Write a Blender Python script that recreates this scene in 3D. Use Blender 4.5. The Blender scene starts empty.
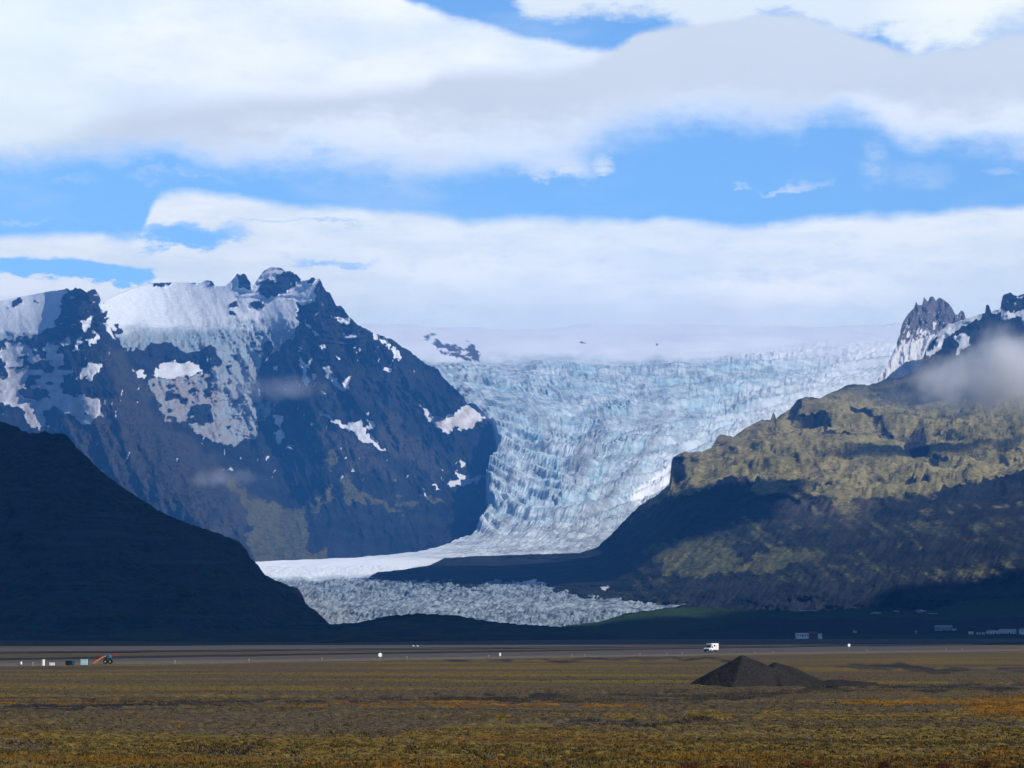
import bpy, bmesh, math, random
import numpy as np
from mathutils import Vector, Matrix

random.seed(7)
C = bpy.context.scene.collection
scene = bpy.context.scene
PI = math.pi

# ------------------------------------------------------------------ camera geometry
F = 2309.0
CX, CY, HZ, H0 = 512.0, 384.0, 635.0, 4.5
PIT = math.atan((HZ - CY) / F)
cp, sp = math.cos(PIT), math.sin(PIT)

def world(px, py, D):
    """point at forward distance D (world Y) seen in the direction (px, py)"""
    px = np.asarray(px, float); py = np.asarray(py, float); D = np.asarray(D, float)
    a = px - CX; b = CY - py
    dy = F * cp - b * sp
    dz = F * sp + b * cp
    t = D / dy
    return a * t, D + 0 * t, H0 + dz * t

def gpt(px, py, z=0.0):
    """point of the plain under the direction (px, py)"""
    a = px - CX; b = CY - py
    dy = F * cp - b * sp; dz = F * sp + b * cp
    t = (z - H0) / dz
    return a * t, dy * t

# ------------------------------------------------------------------ noise
_rng = np.random.RandomState(11)
_perm = np.concatenate([_rng.permutation(256)] * 2).astype(np.int32)
_ang = _rng.rand(256) * 2 * np.pi
_gx, _gy = np.cos(_ang), np.sin(_ang)

def perlin(x, y, seed=0):
    x = np.asarray(x, float) + seed * 17.37; y = np.asarray(y, float) + seed * 9.71
    xi = np.floor(x).astype(np.int64); yi = np.floor(y).astype(np.int64)
    xf = x - xi; yf = y - yi
    u = xf * xf * xf * (xf * (xf * 6 - 15) + 10); v = yf * yf * yf * (yf * (yf * 6 - 15) + 10)
    def g(ix, iy, dx, dy):
        h = _perm[(_perm[ix & 255] + iy) & 255]
        return _gx[h] * dx + _gy[h] * dy
    a = g(xi, yi, xf, yf); b = g(xi + 1, yi, xf - 1, yf)
    c = g(xi, yi + 1, xf, yf - 1); d = g(xi + 1, yi + 1, xf - 1, yf - 1)
    return (a + (b - a) * u + ((c + (d - c) * u) - (a + (b - a) * u)) * v) * 1.5

def fbm(x, y, o=4, seed=0, gain=0.5):
    s = 0; a = 1; t = 0
    for k in range(o):
        s = s + a * perlin(x * 2 ** k, y * 2 ** k, seed + k * 3); t += a; a *= gain
    return s / t

def ridged(x, y, o=4, seed=0, gain=0.5):
    s = 0; a = 1; t = 0
    for k in range(o):
        n = 1 - np.abs(perlin(x * 2 ** k, y * 2 ** k, seed + k * 3)) * 1.6
        s = s + a * n; t += a; a *= gain
    return s / t

def sstep(a, b, x):
    t = np.clip((x - a) / (b - a), 0, 1)
    return t * t * (3 - 2 * t)

def curve(pts, x):
    p = np.array(pts, float)
    return np.interp(x, p[:, 0], p[:, 1])

def inpoly(px, py, poly):
    P = np.array(poly, float); n = len(P)
    res = np.zeros(px.shape, bool)
    x0, x1 = P[:, 0].min() - 1, P[:, 0].max() + 1; y0, y1 = P[:, 1].min() - 1, P[:, 1].max() + 1
    idx = (px > x0) & (px < x1) & (py > y0) & (py < y1)
    if not idx.any():
        return res
    qx, qy = px[idx], py[idx]; r = np.zeros(qx.shape, bool)
    j = n - 1
    for i in range(n):
        xi, yi = P[i]; xj, yj = P[j]
        if yi != yj:
            r ^= ((yi > qy) != (yj > qy)) & (qx < (xj - xi) * (qy - yi) / (yj - yi) + xi)
        j = i
    res[idx] = r
    return res

def pmask(px, py, polys, warp=2.0, lam=7.0, seed=40):
    wx = px + fbm(px / lam, py / lam, 3, seed) * warp * 2
    wy = py + fbm(px / lam, py / lam, 3, seed + 20) * warp * 2
    m = np.zeros(px.shape, bool)
    for p in polys:
        m |= inpoly(wx, wy, p)
    return m.astype(float)

def blur(m, n=1):
    for _ in range(n):
        m = (m + np.roll(m, 1, 0) + np.roll(m, -1, 0) + np.roll(m, 1, 1) + np.roll(m, -1, 1)) / 5
    return m

def tps(ctrl, px, py):
    """thin plate interpolation of depth control points"""
    c = np.array(ctrl, float); n = len(c)
    X = c[:, :2] / 100.0
    def k(r2):
        return 0.5 * r2 * np.log(r2 + 1e-9)
    d2 = ((X[:, None] - X[None]) ** 2).sum(-1)
    A = np.zeros((n + 3, n + 3)); A[:n, :n] = k(d2) + np.eye(n) * 0.02
    A[:n, n] = 1; A[:n, n + 1:] = X; A[n, :n] = 1; A[n + 1:, :n] = X.T
    w = np.linalg.solve(A, np.concatenate([c[:, 2], [0, 0, 0]]))
    qx, qy = px / 100.0, py / 100.0
    out = w[n] + w[n + 1] * qx + w[n + 2] * qy
    for i in range(n):
        out = out + w[i] * k((qx - X[i, 0]) ** 2 + (qy - X[i, 1]) ** 2)
    return out

# ------------------------------------------------------------------ mesh helpers
def tag(o, label=None, cat=None, group=None, kind=None):
    if label: o['label'] = label
    if cat: o['category'] = cat
    if group: o['group'] = group
    if kind: o['kind'] = kind
    return o

def grid_object(name, X, Y, Z, mat, attrs=None, smooth=True, kind='structure'):
    r, c = X.shape
    me = bpy.data.meshes.new(name)
    co = np.stack([X, Y, Z], -1).reshape(-1, 3).astype(np.float32)
    idx = np.arange(r * c).reshape(r, c)
    q = np.stack([idx[:-1, :-1], idx[:-1, 1:], idx[1:, 1:], idx[1:, :-1]], -1).reshape(-1, 4)
    cr = (X[:-1, 1:] - X[:-1, :-1]) * (Y[1:, :-1] - Y[:-1, :-1]) - (Y[:-1, 1:] - Y[:-1, :-1]) * (X[1:, :-1] - X[:-1, :-1])
    if np.median(cr) < 0: q = q[:, ::-1]
    me.vertices.add(len(co)); me.vertices.foreach_set('co', co.ravel())
    me.loops.add(q.size); me.loops.foreach_set('vertex_index', q.ravel().astype(np.int32))
    me.polygons.add(len(q))
    me.polygons.foreach_set('loop_start', np.arange(0, q.size, 4, dtype=np.int32))
    me.polygons.foreach_set('loop_total', np.full(len(q), 4, np.int32))
    me.polygons.foreach_set('use_smooth', np.full(len(q), smooth, bool))
    me.update(calc_edges=True)
    for k, v in (attrs or {}).items():
        a = me.attributes.new(k, 'FLOAT', 'POINT')
        a.data.foreach_set('value', np.asarray(v, np.float32).ravel())
    me.materials.append(mat)
    o = bpy.data.objects.new(name, me); C.objects.link(o)
    if kind: o['kind'] = kind
    return o

def back_rows(X, Y, Z, attrs, steps):
    """continue a slope behind its crest: row 0 is the crest"""
    xs, ys, zs = [], [], []
    for dd, zf in steps:
        s = (Y[0] + dd) / Y[0]
        xs.append(X[0] * s); ys.append(Y[0] + dd); zs.append(Z[0] * zf)
    X = np.vstack([np.array(xs)[::-1], X]); Y = np.vstack([np.array(ys)[::-1], Y]); Z = np.vstack([np.array(zs)[::-1], Z])
    A = {k: np.vstack([np.repeat(v[:1], len(steps), 0), v]) for k, v in attrs.items()}
    return X, Y, Z, A

# ------------------------------------------------------------------ material helpers
class NT:
    def __init__(s, tree): s.t = tree; s.n = tree.nodes; s.l = tree.links
    def new(s, ty, **kw):
        n = s.n.new(ty)
        for k, v in kw.items(): setattr(n, k, v)
        return n
    def put(s, sock, v):
        if isinstance(v, bpy.types.NodeSocket): s.l.new(v, sock)
        elif v is not None:
            if isinstance(v, (tuple, list)) and sock.type == 'RGBA' and len(v) == 3: v = (*v, 1)
            sock.default_value = v
    def math(s, op, a, b=None, c=None, clamp=False):
        n = s.new('ShaderNodeMath', operation=op, use_clamp=clamp)
        s.put(n.inputs[0], a)
        if b is not None: s.put(n.inputs[1], b)
        if c is not None: s.put(n.inputs[2], c)
        return n.outputs[0]
    def mix(s, f, a, b, mode='MIX'):
        n = s.new('ShaderNodeMix', data_type='RGBA', blend_type=mode)
        s.put(n.inputs[0], f); s.put(n.inputs[6], a); s.put(n.inputs[7], b)
        return n.outputs[2]
    def attr(s, name):
        return s.new('ShaderNodeAttribute', attribute_name=name).outputs['Fac']
    def noise(s, vec, scale, detail=4, rough=0.55, color=False):
        n = s.new('ShaderNodeTexNoise')
        s.put(n.inputs['Vector'], vec); n.inputs['Scale'].default_value = scale
        n.inputs['Detail'].default_value = detail; n.inputs['Roughness'].default_value = rough
        return n.outputs['Color' if color else 'Fac']
    def ramp(s, v, a, b):
        n = s.new('ShaderNodeMapRange', interpolation_type='SMOOTHSTEP')
        s.put(n.inputs[0], v); s.put(n.inputs[1], a); s.put(n.inputs[2], b)
        return n.outputs[0]
    def mapping(s, vec, scale=(1, 1, 1), rot=(0, 0, 0)):
        n = s.new('ShaderNodeMapping'); s.put(n.inputs[0], vec)
        n.inputs['Scale'].default_value = scale; n.inputs['Rotation'].default_value = rot
        return n.outputs[0]

def base_mat(name, rough=0.9, spec=0.1):
    m = bpy.data.materials.new(name); m.use_nodes = True
    t = NT(m.node_tree); b = t.n['Principled BSDF']
    b.inputs['Roughness'].default_value = rough; b.inputs['Specular IOR Level'].default_value = spec
    return m, t, b

def bump(t, b, h, strength, dist):
    n = t.new('ShaderNodeBump'); n.inputs['Strength'].default_value = strength
    n.inputs['Distance'].default_value = dist; t.put(n.inputs['Height'], h)
    t.l.new(n.outputs[0], b.inputs['Normal'])

def simple(name, col, rough=0.6, spec=0.3, var=0.12, scale=3.0, metal=0):
    m, t, b = base_mat(name, rough, spec)
    co = t.new('ShaderNodeTexCoord').outputs['Object']
    n = t.noise(co, scale, 4)
    dark = tuple(c * (1 - var) for c in col); lite = tuple(min(1, c * (1 + var)) for c in col)
    t.put(b.inputs['Base Color'], t.mix(n, dark, lite)); b.inputs['Metallic'].default_value = metal
    return m

def terrain_mat(name, rock1, rock2, scree, grass1, grass2, snow=(0.80, 0.84, 0.88), k=1.0, bdist=12, strata=0.0):
    m, t, b = base_mat(name, 0.95, 0.05)
    co = t.new('ShaderNodeTexCoord').outputs['Object']
    n1 = t.noise(co, 0.006 * k, 6, 0.6); n2 = t.noise(co, 0.03 * k, 6, 0.65)
    rock = t.mix(t.ramp(n1, 0.35, 0.65), rock1, rock2)
    if strata:
        st = t.noise(t.mapping(co, (0.25, 0.25, 5.0)), 0.008 * k, 5, 0.6)
        rock = t.mix(t.math('MULTIPLY', t.ramp(st, 0.5, 0.62), strata), rock, tuple(c * 1.7 for c in rock2))
    col = t.mix(t.math('MULTIPLY', t.attr('scree'), t.ramp(n2, 0.25, 0.6)), rock, scree)
    g = t.mix(t.ramp(n2, 0.35, 0.65), grass1, grass2)
    gf = t.ramp(t.math('ADD', t.attr('grass'), t.math('MULTIPLY', t.math('SUBTRACT', n2, 0.5), 1.1)), 0.22, 0.78)
    g = t.mix(t.attr('dark_green'), g, t.mix(t.ramp(n2, 0.35, 0.65), (0.035, 0.048, 0.026), (0.10, 0.105, 0.05)))  # darker green, mostly on the lower and highest slopes
    col = t.mix(gf, col, g)
    fine = t.noise(co, 0.12 * k, 4, 0.7)
    col = t.mix(1.0, col, t.mix(fine, (0.6, 0.6, 0.6), (1.4, 1.4, 1.4)), 'MULTIPLY')
    sf = t.ramp(t.math('ADD', t.attr('snow'), t.math('MULTIPLY', t.math('SUBTRACT', fine, 0.5), 1.5)), 0.40, 0.60)
    sdirt = t.mix(t.ramp(n2, 0.3, 0.7), tuple(c * 0.82 for c in snow), snow)
    ice = t.mix(t.ramp(fine, 0.3, 0.7), (0.20, 0.30, 0.36), (0.50, 0.62, 0.68))
    sdirt = t.mix(t.attr('ice'), sdirt, ice)
    sdirt = t.mix(t.attr('dirt'), sdirt, (0.42, 0.36, 0.34))
    col = t.mix(sf, col, sdirt)
    t.put(b.inputs['Base Color'], col)
    h = t.math('ADD', t.math('MULTIPLY', n2, 1.0), t.math('MULTIPLY', fine, 0.35))
    h = t.math('MULTIPLY', h, t.math('SUBTRACT', 1.0, t.math('MULTIPLY', t.math('SUBTRACT', sf, t.attr('ice'), clamp=True), 0.8)))
    bump(t, b, h, 1.0, bdist / k)
    return m

# ------------------------------------------------------------------ glacier depth (shared)
GD = [(322, 14300), (335, 13000), (350, 11800), (358, 11100), (364, 10650), (372, 10350), (400, 9700), (450, 8700), (500, 7800),
      (520, 7300), (545, 6600), (560, 5900), (570, 5300), (585, 4500), (600, 3900), (615, 3400), (630, 2950)]
def glacier_depth(px, py):
    return curve(GD, py) * (1 + 0.00012 * (512 - px) * sstep(450, 562, py) * sstep(600, 560, py))

# ================================================================== GLACIER
def build_glacier():
    ys = np.concatenate([np.arange(321, 545, 1.15), np.arange(545, 600, 0.6), np.arange(600, 632, 0.8)])
    nc = 900
    xl = curve([(321, 320), (345, 382), (370, 418), (390, 442), (402, 462), (406, 467), (412, 478), (420, 492), (430, 497), (440, 501), (450, 499), (462, 491), (475, 487),
                (490, 490), (505, 489), (515, 486), (525, 480), (535, 468), (545, 445), (552, 415), (558, 350), (561.5, 262), (566, 180), (632, 150)], ys)
    xl = xl + fbm(ys / 9, ys * 0, 3, 5) * 4 * ((ys > 405) & (ys < 545))
    xr = curve([(321, 1100), (400, 1000), (460, 900), (520, 800), (560, 760), (598, 740), (606, 690), (611, 655), (632, 640)], ys)
    s = np.linspace(0, 1, nc)
    py = np.repeat(ys[:, None], nc, 1)
    px = xl[:, None] + (xr - xl)[:, None] * s[None]
    py = py + (5 + 9 * fbm(px / 150, px * 0, 4, 2) + 4 * sstep(600, 900, px) * 0) * sstep(345, 321, py)
    D = glacier_depth(px, py)
    D = D + 500 * np.maximum(0, (px - 700) / 300) * sstep(500, 380, py)
    # plateau swells and broad icefall steps
    D = D + 300 * fbm(px / 120, py / 14, 3, 3) * sstep(380, 350, py) * sstep(321, 332, py)
    D = D + 90 * fbm(px / 50, py / 18, 3, 8) * sstep(352, 372, py) * sstep(545, 510, py)
    X, Y, Z = world(px, py, D)
    pyw = py + 9 * fbm(px / 60, py / 25, 4, 271) + 22 * sstep(660, 860, px)
    fall = sstep(358, 372, pyw) * sstep(548, 520, py)
    fall_r = 1 - 0.6 * sstep(760, 900, px)
    # crevassed icefall: transverse ridges and blocky seracs in world metres
    wx = X + 60 * fbm(X / 300, Y / 300, 3, 21); wy = Y + 80 * fbm(X / 300, Y / 300, 3, 31)
    cre = ridged(wx / 110, wy / 42, 4, 13, 0.6)
    blk = ridged(wx / 38, wy / 60, 3, 17, 0.6)
    amp = np.clip(fbm(px / 55, py / 30, 3, 60) * 1.3 + 0.8, 0.2, 1.6)
    Z = Z + fall * fall_r * amp * (15 * (cre - 0.6) + 7 * (blk - 0.6) + 3 * (ridged(wx / 17, wy / 15, 2, 19) - 0.6))
    # lower tongue seracs
    edge = 577 + 3 * fbm(px / 30, py * 0, 2, 71)
    low = sstep(edge - 1, edge + 6, py)
    t1 = ridged(wx / 26, wy / 30, 4, 23, 0.6); t2 = ridged(wx / 60, wy / 110, 3, 29, 0.6)
    Z = Z + low * (9 * (t1 - 0.6) + 11 * (t2 - 0.55) + 4 * (ridged(wx / 11, wy / 14, 2, 41) - 0.6))
    mid = sstep(520, 540, py) * (1 - low)
    Z = Z + mid * (3 * fbm(X / 60, Y / 200, 3, 33) + sstep(400, 470, px) * 9 * (ridged(wx / 30, wy / 70, 4, 35) - 0.6) + 2.5 * (ridged(wx / 22, wy / 60, 3, 36) - 0.6))
    # masks
    xlv = curve([(321, 400), (400, 462), (430, 497), (500, 490), (545, 445), (632, 300)], py)
    xrv = curve([(321, 1000), (370, 900), (400, 800), (450, 705), (480, 672), (520, 622), (550, 592), (632, 560)], py)
    fu = (px - xlv) / (xrv - xlv); fv = py + 26 * (fu - 0.5) ** 2 * 4
    longi = fbm(fu * 9, py / 90, 4, 261); ogive = fbm(fv / 8, fu * 2.2, 4, 265)
    Z = Z + fall * (28 * sstep(-0.3, 0.4, ogive) + 14 * longi)
    snow = np.ones_like(px)
    n = fbm(px / 14, py / 7, 4, 50)
    snow[pmask(px, py, [[(424, 334), (430, 333), (437, 338), (447, 345), (456, 343), (466, 342), (473, 346), (479, 354), (477, 361), (466, 361), (456, 357), (446, 354), (436, 347), (426, 341)]], 3, 6) * (n > -0.12) > 0] = 0
    snow[pmask(px, py, [[(452, 362), (466, 368), (470, 380), (464, 392), (455, 385), (459, 372)], [(468, 384), (474, 398), (470, 406), (462, 398)]], 3, 6) * (n > 0.08) > 0] = 0
    snow[pmask(px, py, [[(575, 336), (592, 326), (600, 336), (590, 347), (577, 345)], [(635, 341), (662, 344), (650, 350), (636, 347)]], 2, 6) * (n > 0.42) > 0] = 0
    ice = sstep(352, 370, py + 9 * fbm(px / 60, py / 25, 4, 271) + 5 * fbm(px / 20, py / 8, 2, 77)) * (1 - 0.45 * sstep(730, 860, px + (py - 380) * 1.5) * sstep(520, 460, py))
    band = sstep(553, 563, py) * sstep(edge + 1, edge - 2, py) * sstep(480, 420, px)  # sunlit strip, its brightness put into the colour as white snow
    ice = ice * (1 - 0.9 * band) * (1 - 0.35 * sstep(520, 540, py) * (1 - low))
    # smooth snow lane on the true right of the fall
    lane = pmask(px, py, [[(630, 498), (660, 474), (672, 468), (681, 470), (679, 480), (656, 496), (635, 508)]], 2, 9)
    ice = ice * (1 - 0.9 * blur(lane, 2))
    dirt = pmask(px, py, [[(590, 524), (606, 512), (640, 500), (664, 490), (664, 530), (620, 552), (560, 553), (575, 545), (600, 534)]], 3, 14) * 0.75
    streak = sstep(0.15, 0.5, fbm(px / 60 + py / 40, py / 5, 3, 91))
    dirt = np.clip(blur(dirt, 3) * (0.5 + streak) + 0.35 * streak * sstep(500, 530, py) * sstep(556, 545, py), 0, 1)
    patch = sstep(0.1, 0.45, fbm(px / 26, py / 30, 4, 95))
    dirt = np.clip(dirt + 0.8 * patch * fall * sstep(720, 580, px) * sstep(395, 430, py) + 0.35 * sstep(0.1, 0.4, fbm(px / 60, py / 12, 4, 97)) * fall, 0, 1)
    dirt = np.clip(dirt + 0.75 * mid * sstep(405, 470, px) * (0.35 + 1.3 * sstep(-0.15, 0.35, fbm(px / 40 + py / 30, py / 3.5, 4, 93))), 0, 1)
    # moraine stained corner by the dark hill
    dirt = np.clip(dirt + fall * (0.65 * sstep(0.05, 0.4, longi) * sstep(390, 450, py) + 0.3 * sstep(0.1, 0.35, -ogive)), 0, 1)
    dirt = np.clip(dirt + 0.9 * pmask(px, py, [[(300, 590), (330, 596), (352, 612), (352, 628), (300, 628)]], 4, 9) * (n > -0.2), 0, 1)
    cyan = sstep(-0.05, 0.35, fbm(fu * 7, fv / 12, 4, 101)) * fall
    A = dict(snow=snow, ice=ice, dirt=dirt, cyan=cyan, low=low, rockm=1 - snow)
    m, t, b = base_mat('glacier_ice', 0.7, 0.2)
    co = t.new('ShaderNodeTexCoord').outputs['Object']
    f1 = t.noise(co, 0.035, 5, 0.7); f2 = t.noise(t.mapping(co, (1, 1.6, 1)), 0.012, 5, 0.65)
    icec = t.mix(t.ramp(f2, 0.36, 0.62), (0.32, 0.41, 0.46), (0.60, 0.69, 0.73))
    icec = t.mix(t.math('MULTIPLY', t.attr('cyan'), t.math('MULTIPLY', t.ramp(f1, 0.35, 0.65), 0.75)), icec, (0.36, 0.63, 0.72))
    icec = t.mix(t.math('MULTIPLY', t.attr('low'), 0.95), icec, t.mix(t.ramp(f1, 0.36, 0.6), (0.05, 0.075, 0.095), (0.27, 0.33, 0.38)))  # cloud shade on the tongue put into a darker ice colour
    snowc = t.mix(f2, (0.80, 0.83, 0.86), (0.92, 0.93, 0.94))
    col = t.mix(t.attr('ice'), snowc, icec)
    col = t.mix(t.math('MULTIPLY', t.attr('dirt'), t.ramp(f1, 0.25, 0.6)), col, (0.27, 0.29, 0.31))
    col = t.mix(t.attr('rockm'), col, (0.09, 0.085, 0.09))
    t.put(b.inputs['Base Color'], col)
    bump(t, b, t.math('MULTIPLY', t.math('ADD', f1, t.math('MULTIPLY', f2, 0.6)), t.math('ADD', t.attr('ice'), 0.08)), 1.0, 9)
    # skirts: the left margin turns down into the ground, the top row sinks behind
    X, Y, Z, A = back_rows(X, Y, Z, A, [(250, 0.985), (1200, 0.6)])
    sk = np.stack([X[:, 0] * 1.02, Y[:, 0] * 1.02, Z[:, 0] - 120], 0)
    X = np.column_stack([sk[0], X]); Y = np.column_stack([sk[1], Y]); Z = np.column_stack([sk[2], Z])
    A = {k: np.column_stack([v[:, 0], v]) for k, v in A.items()}
    grid_object('glacier', X, Y, Z, m, A)

build_glacier()

# ================================================================== generic hillside
def columns_grid(x0, x1, dx, top, bottom, rows, jag=0.0, jl=6.0, seed=1, jfn=None):
    xs = np.arange(x0, x1, dx)
    T = curve(top, xs)
    if jag:
        j = fbm(xs / jl, xs * 0, 4, seed, 0.6) * jag
        if jfn is not None: j = j * jfn(xs)
        T = T + j
    B = curve(bottom, xs)
    s = np.linspace(0, 1, rows)
    kk = np.hanning(45); kk /= kk.sum()
    Ts = np.convolve(np.pad(T, 22, mode='edge'), kk, 'valid')
    py = Ts[None] + (B - Ts)[None] * s[:, None]
    py = py + (T - Ts)[None] * np.exp(-(py - Ts[None]) / 22.0)
    py[0] = T
    px = np.repeat(xs[None], rows, 0)
    return px, py

# ================================================================== SNOWY MOUNTAIN (left massif)
M_TOP = [(-200, 330), (-60, 312), (0, 301), (20, 297), (45, 292), (60, 290), (66, 289), (70, 290), (76, 287.5), (80, 289), (84, 291), (90, 290.5), (95, 289), (98, 294),
         (101, 299), (104, 303), (107, 300), (113, 297), (120, 293), (140, 286), (155, 283), (185, 282), (200, 283), (206, 280), (212, 281), (215, 286),
         (225, 286), (231, 281), (237, 275), (243, 273.5), (247, 276), (250, 282), (253, 286), (257, 280), (264, 270.5), (272, 266.5), (280, 267.5),
         (286, 271), (292, 272), (298, 276), (302, 280), (308, 280), (312, 278), (318, 277.5), (321, 281), (323, 287), (327, 291), (330, 294), (334, 301), (336, 305), (343, 307.5),
         (346, 313), (350, 318), (358, 325), (366, 329), (375, 333), (385, 337), (395, 341), (401, 346), (410, 351), (420, 360), (430, 366), (438, 369), (442, 376),
         (450, 384), (458, 391), (464, 399), (468, 405), (478, 412), (492, 421), (500, 434), (506, 452)]
M_CTRL = [(-200, 330, 11500), (-100, 450, 9000), (-200, 600, 8000), (0, 300, 11500), (50, 295, 11300), (150, 285, 11600), (200, 285, 11600), (270, 268, 11100), (300, 280, 10700), (325, 290, 10150),
          (150, 325, 10400), (220, 330, 10300), (30, 330, 10400), (85, 290, 9950), (85, 330, 9600), (80, 350, 9400), (104, 305, 10200), (62, 305, 10300),
          (110, 380, 8950), (130, 420, 8550), (180, 455, 8150), (240, 500, 7650), (262, 555, 7000), (300, 562, 6850), (300, 580, 6700),
          (20, 380, 9700), (40, 415, 9250), (0, 450, 8700), (60, 450, 8550), (100, 480, 8050), (150, 540, 7400), (0, 580, 7500), (100, 600, 7000),
          (180, 350, 10000), (185, 365, 9800), (220, 400, 9500), (235, 440, 9150), (200, 430, 9050), (262, 470, 8800), (265, 350, 10050), (150, 390, 9300),
          (340, 305, 9900), (330, 340, 9500), (290, 360, 9550), (330, 400, 9100), (385, 400, 9150), (340, 440, 8750), (400, 360, 9500), (440, 385, 9350), (455, 400, 9250), (430, 440, 9000),
          (490, 430, 9350), (480, 480, 8950), (500, 500, 9000), (400, 480, 8500), (320, 480, 8350), (285, 505, 8350), (350, 530, 7750), (400, 548, 7500), (450, 540, 7750),
          (480, 520, 8250), (300, 450, 8850), (506, 452, 9500), (500, 580, 7600), (400, 580, 6900)]
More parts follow.
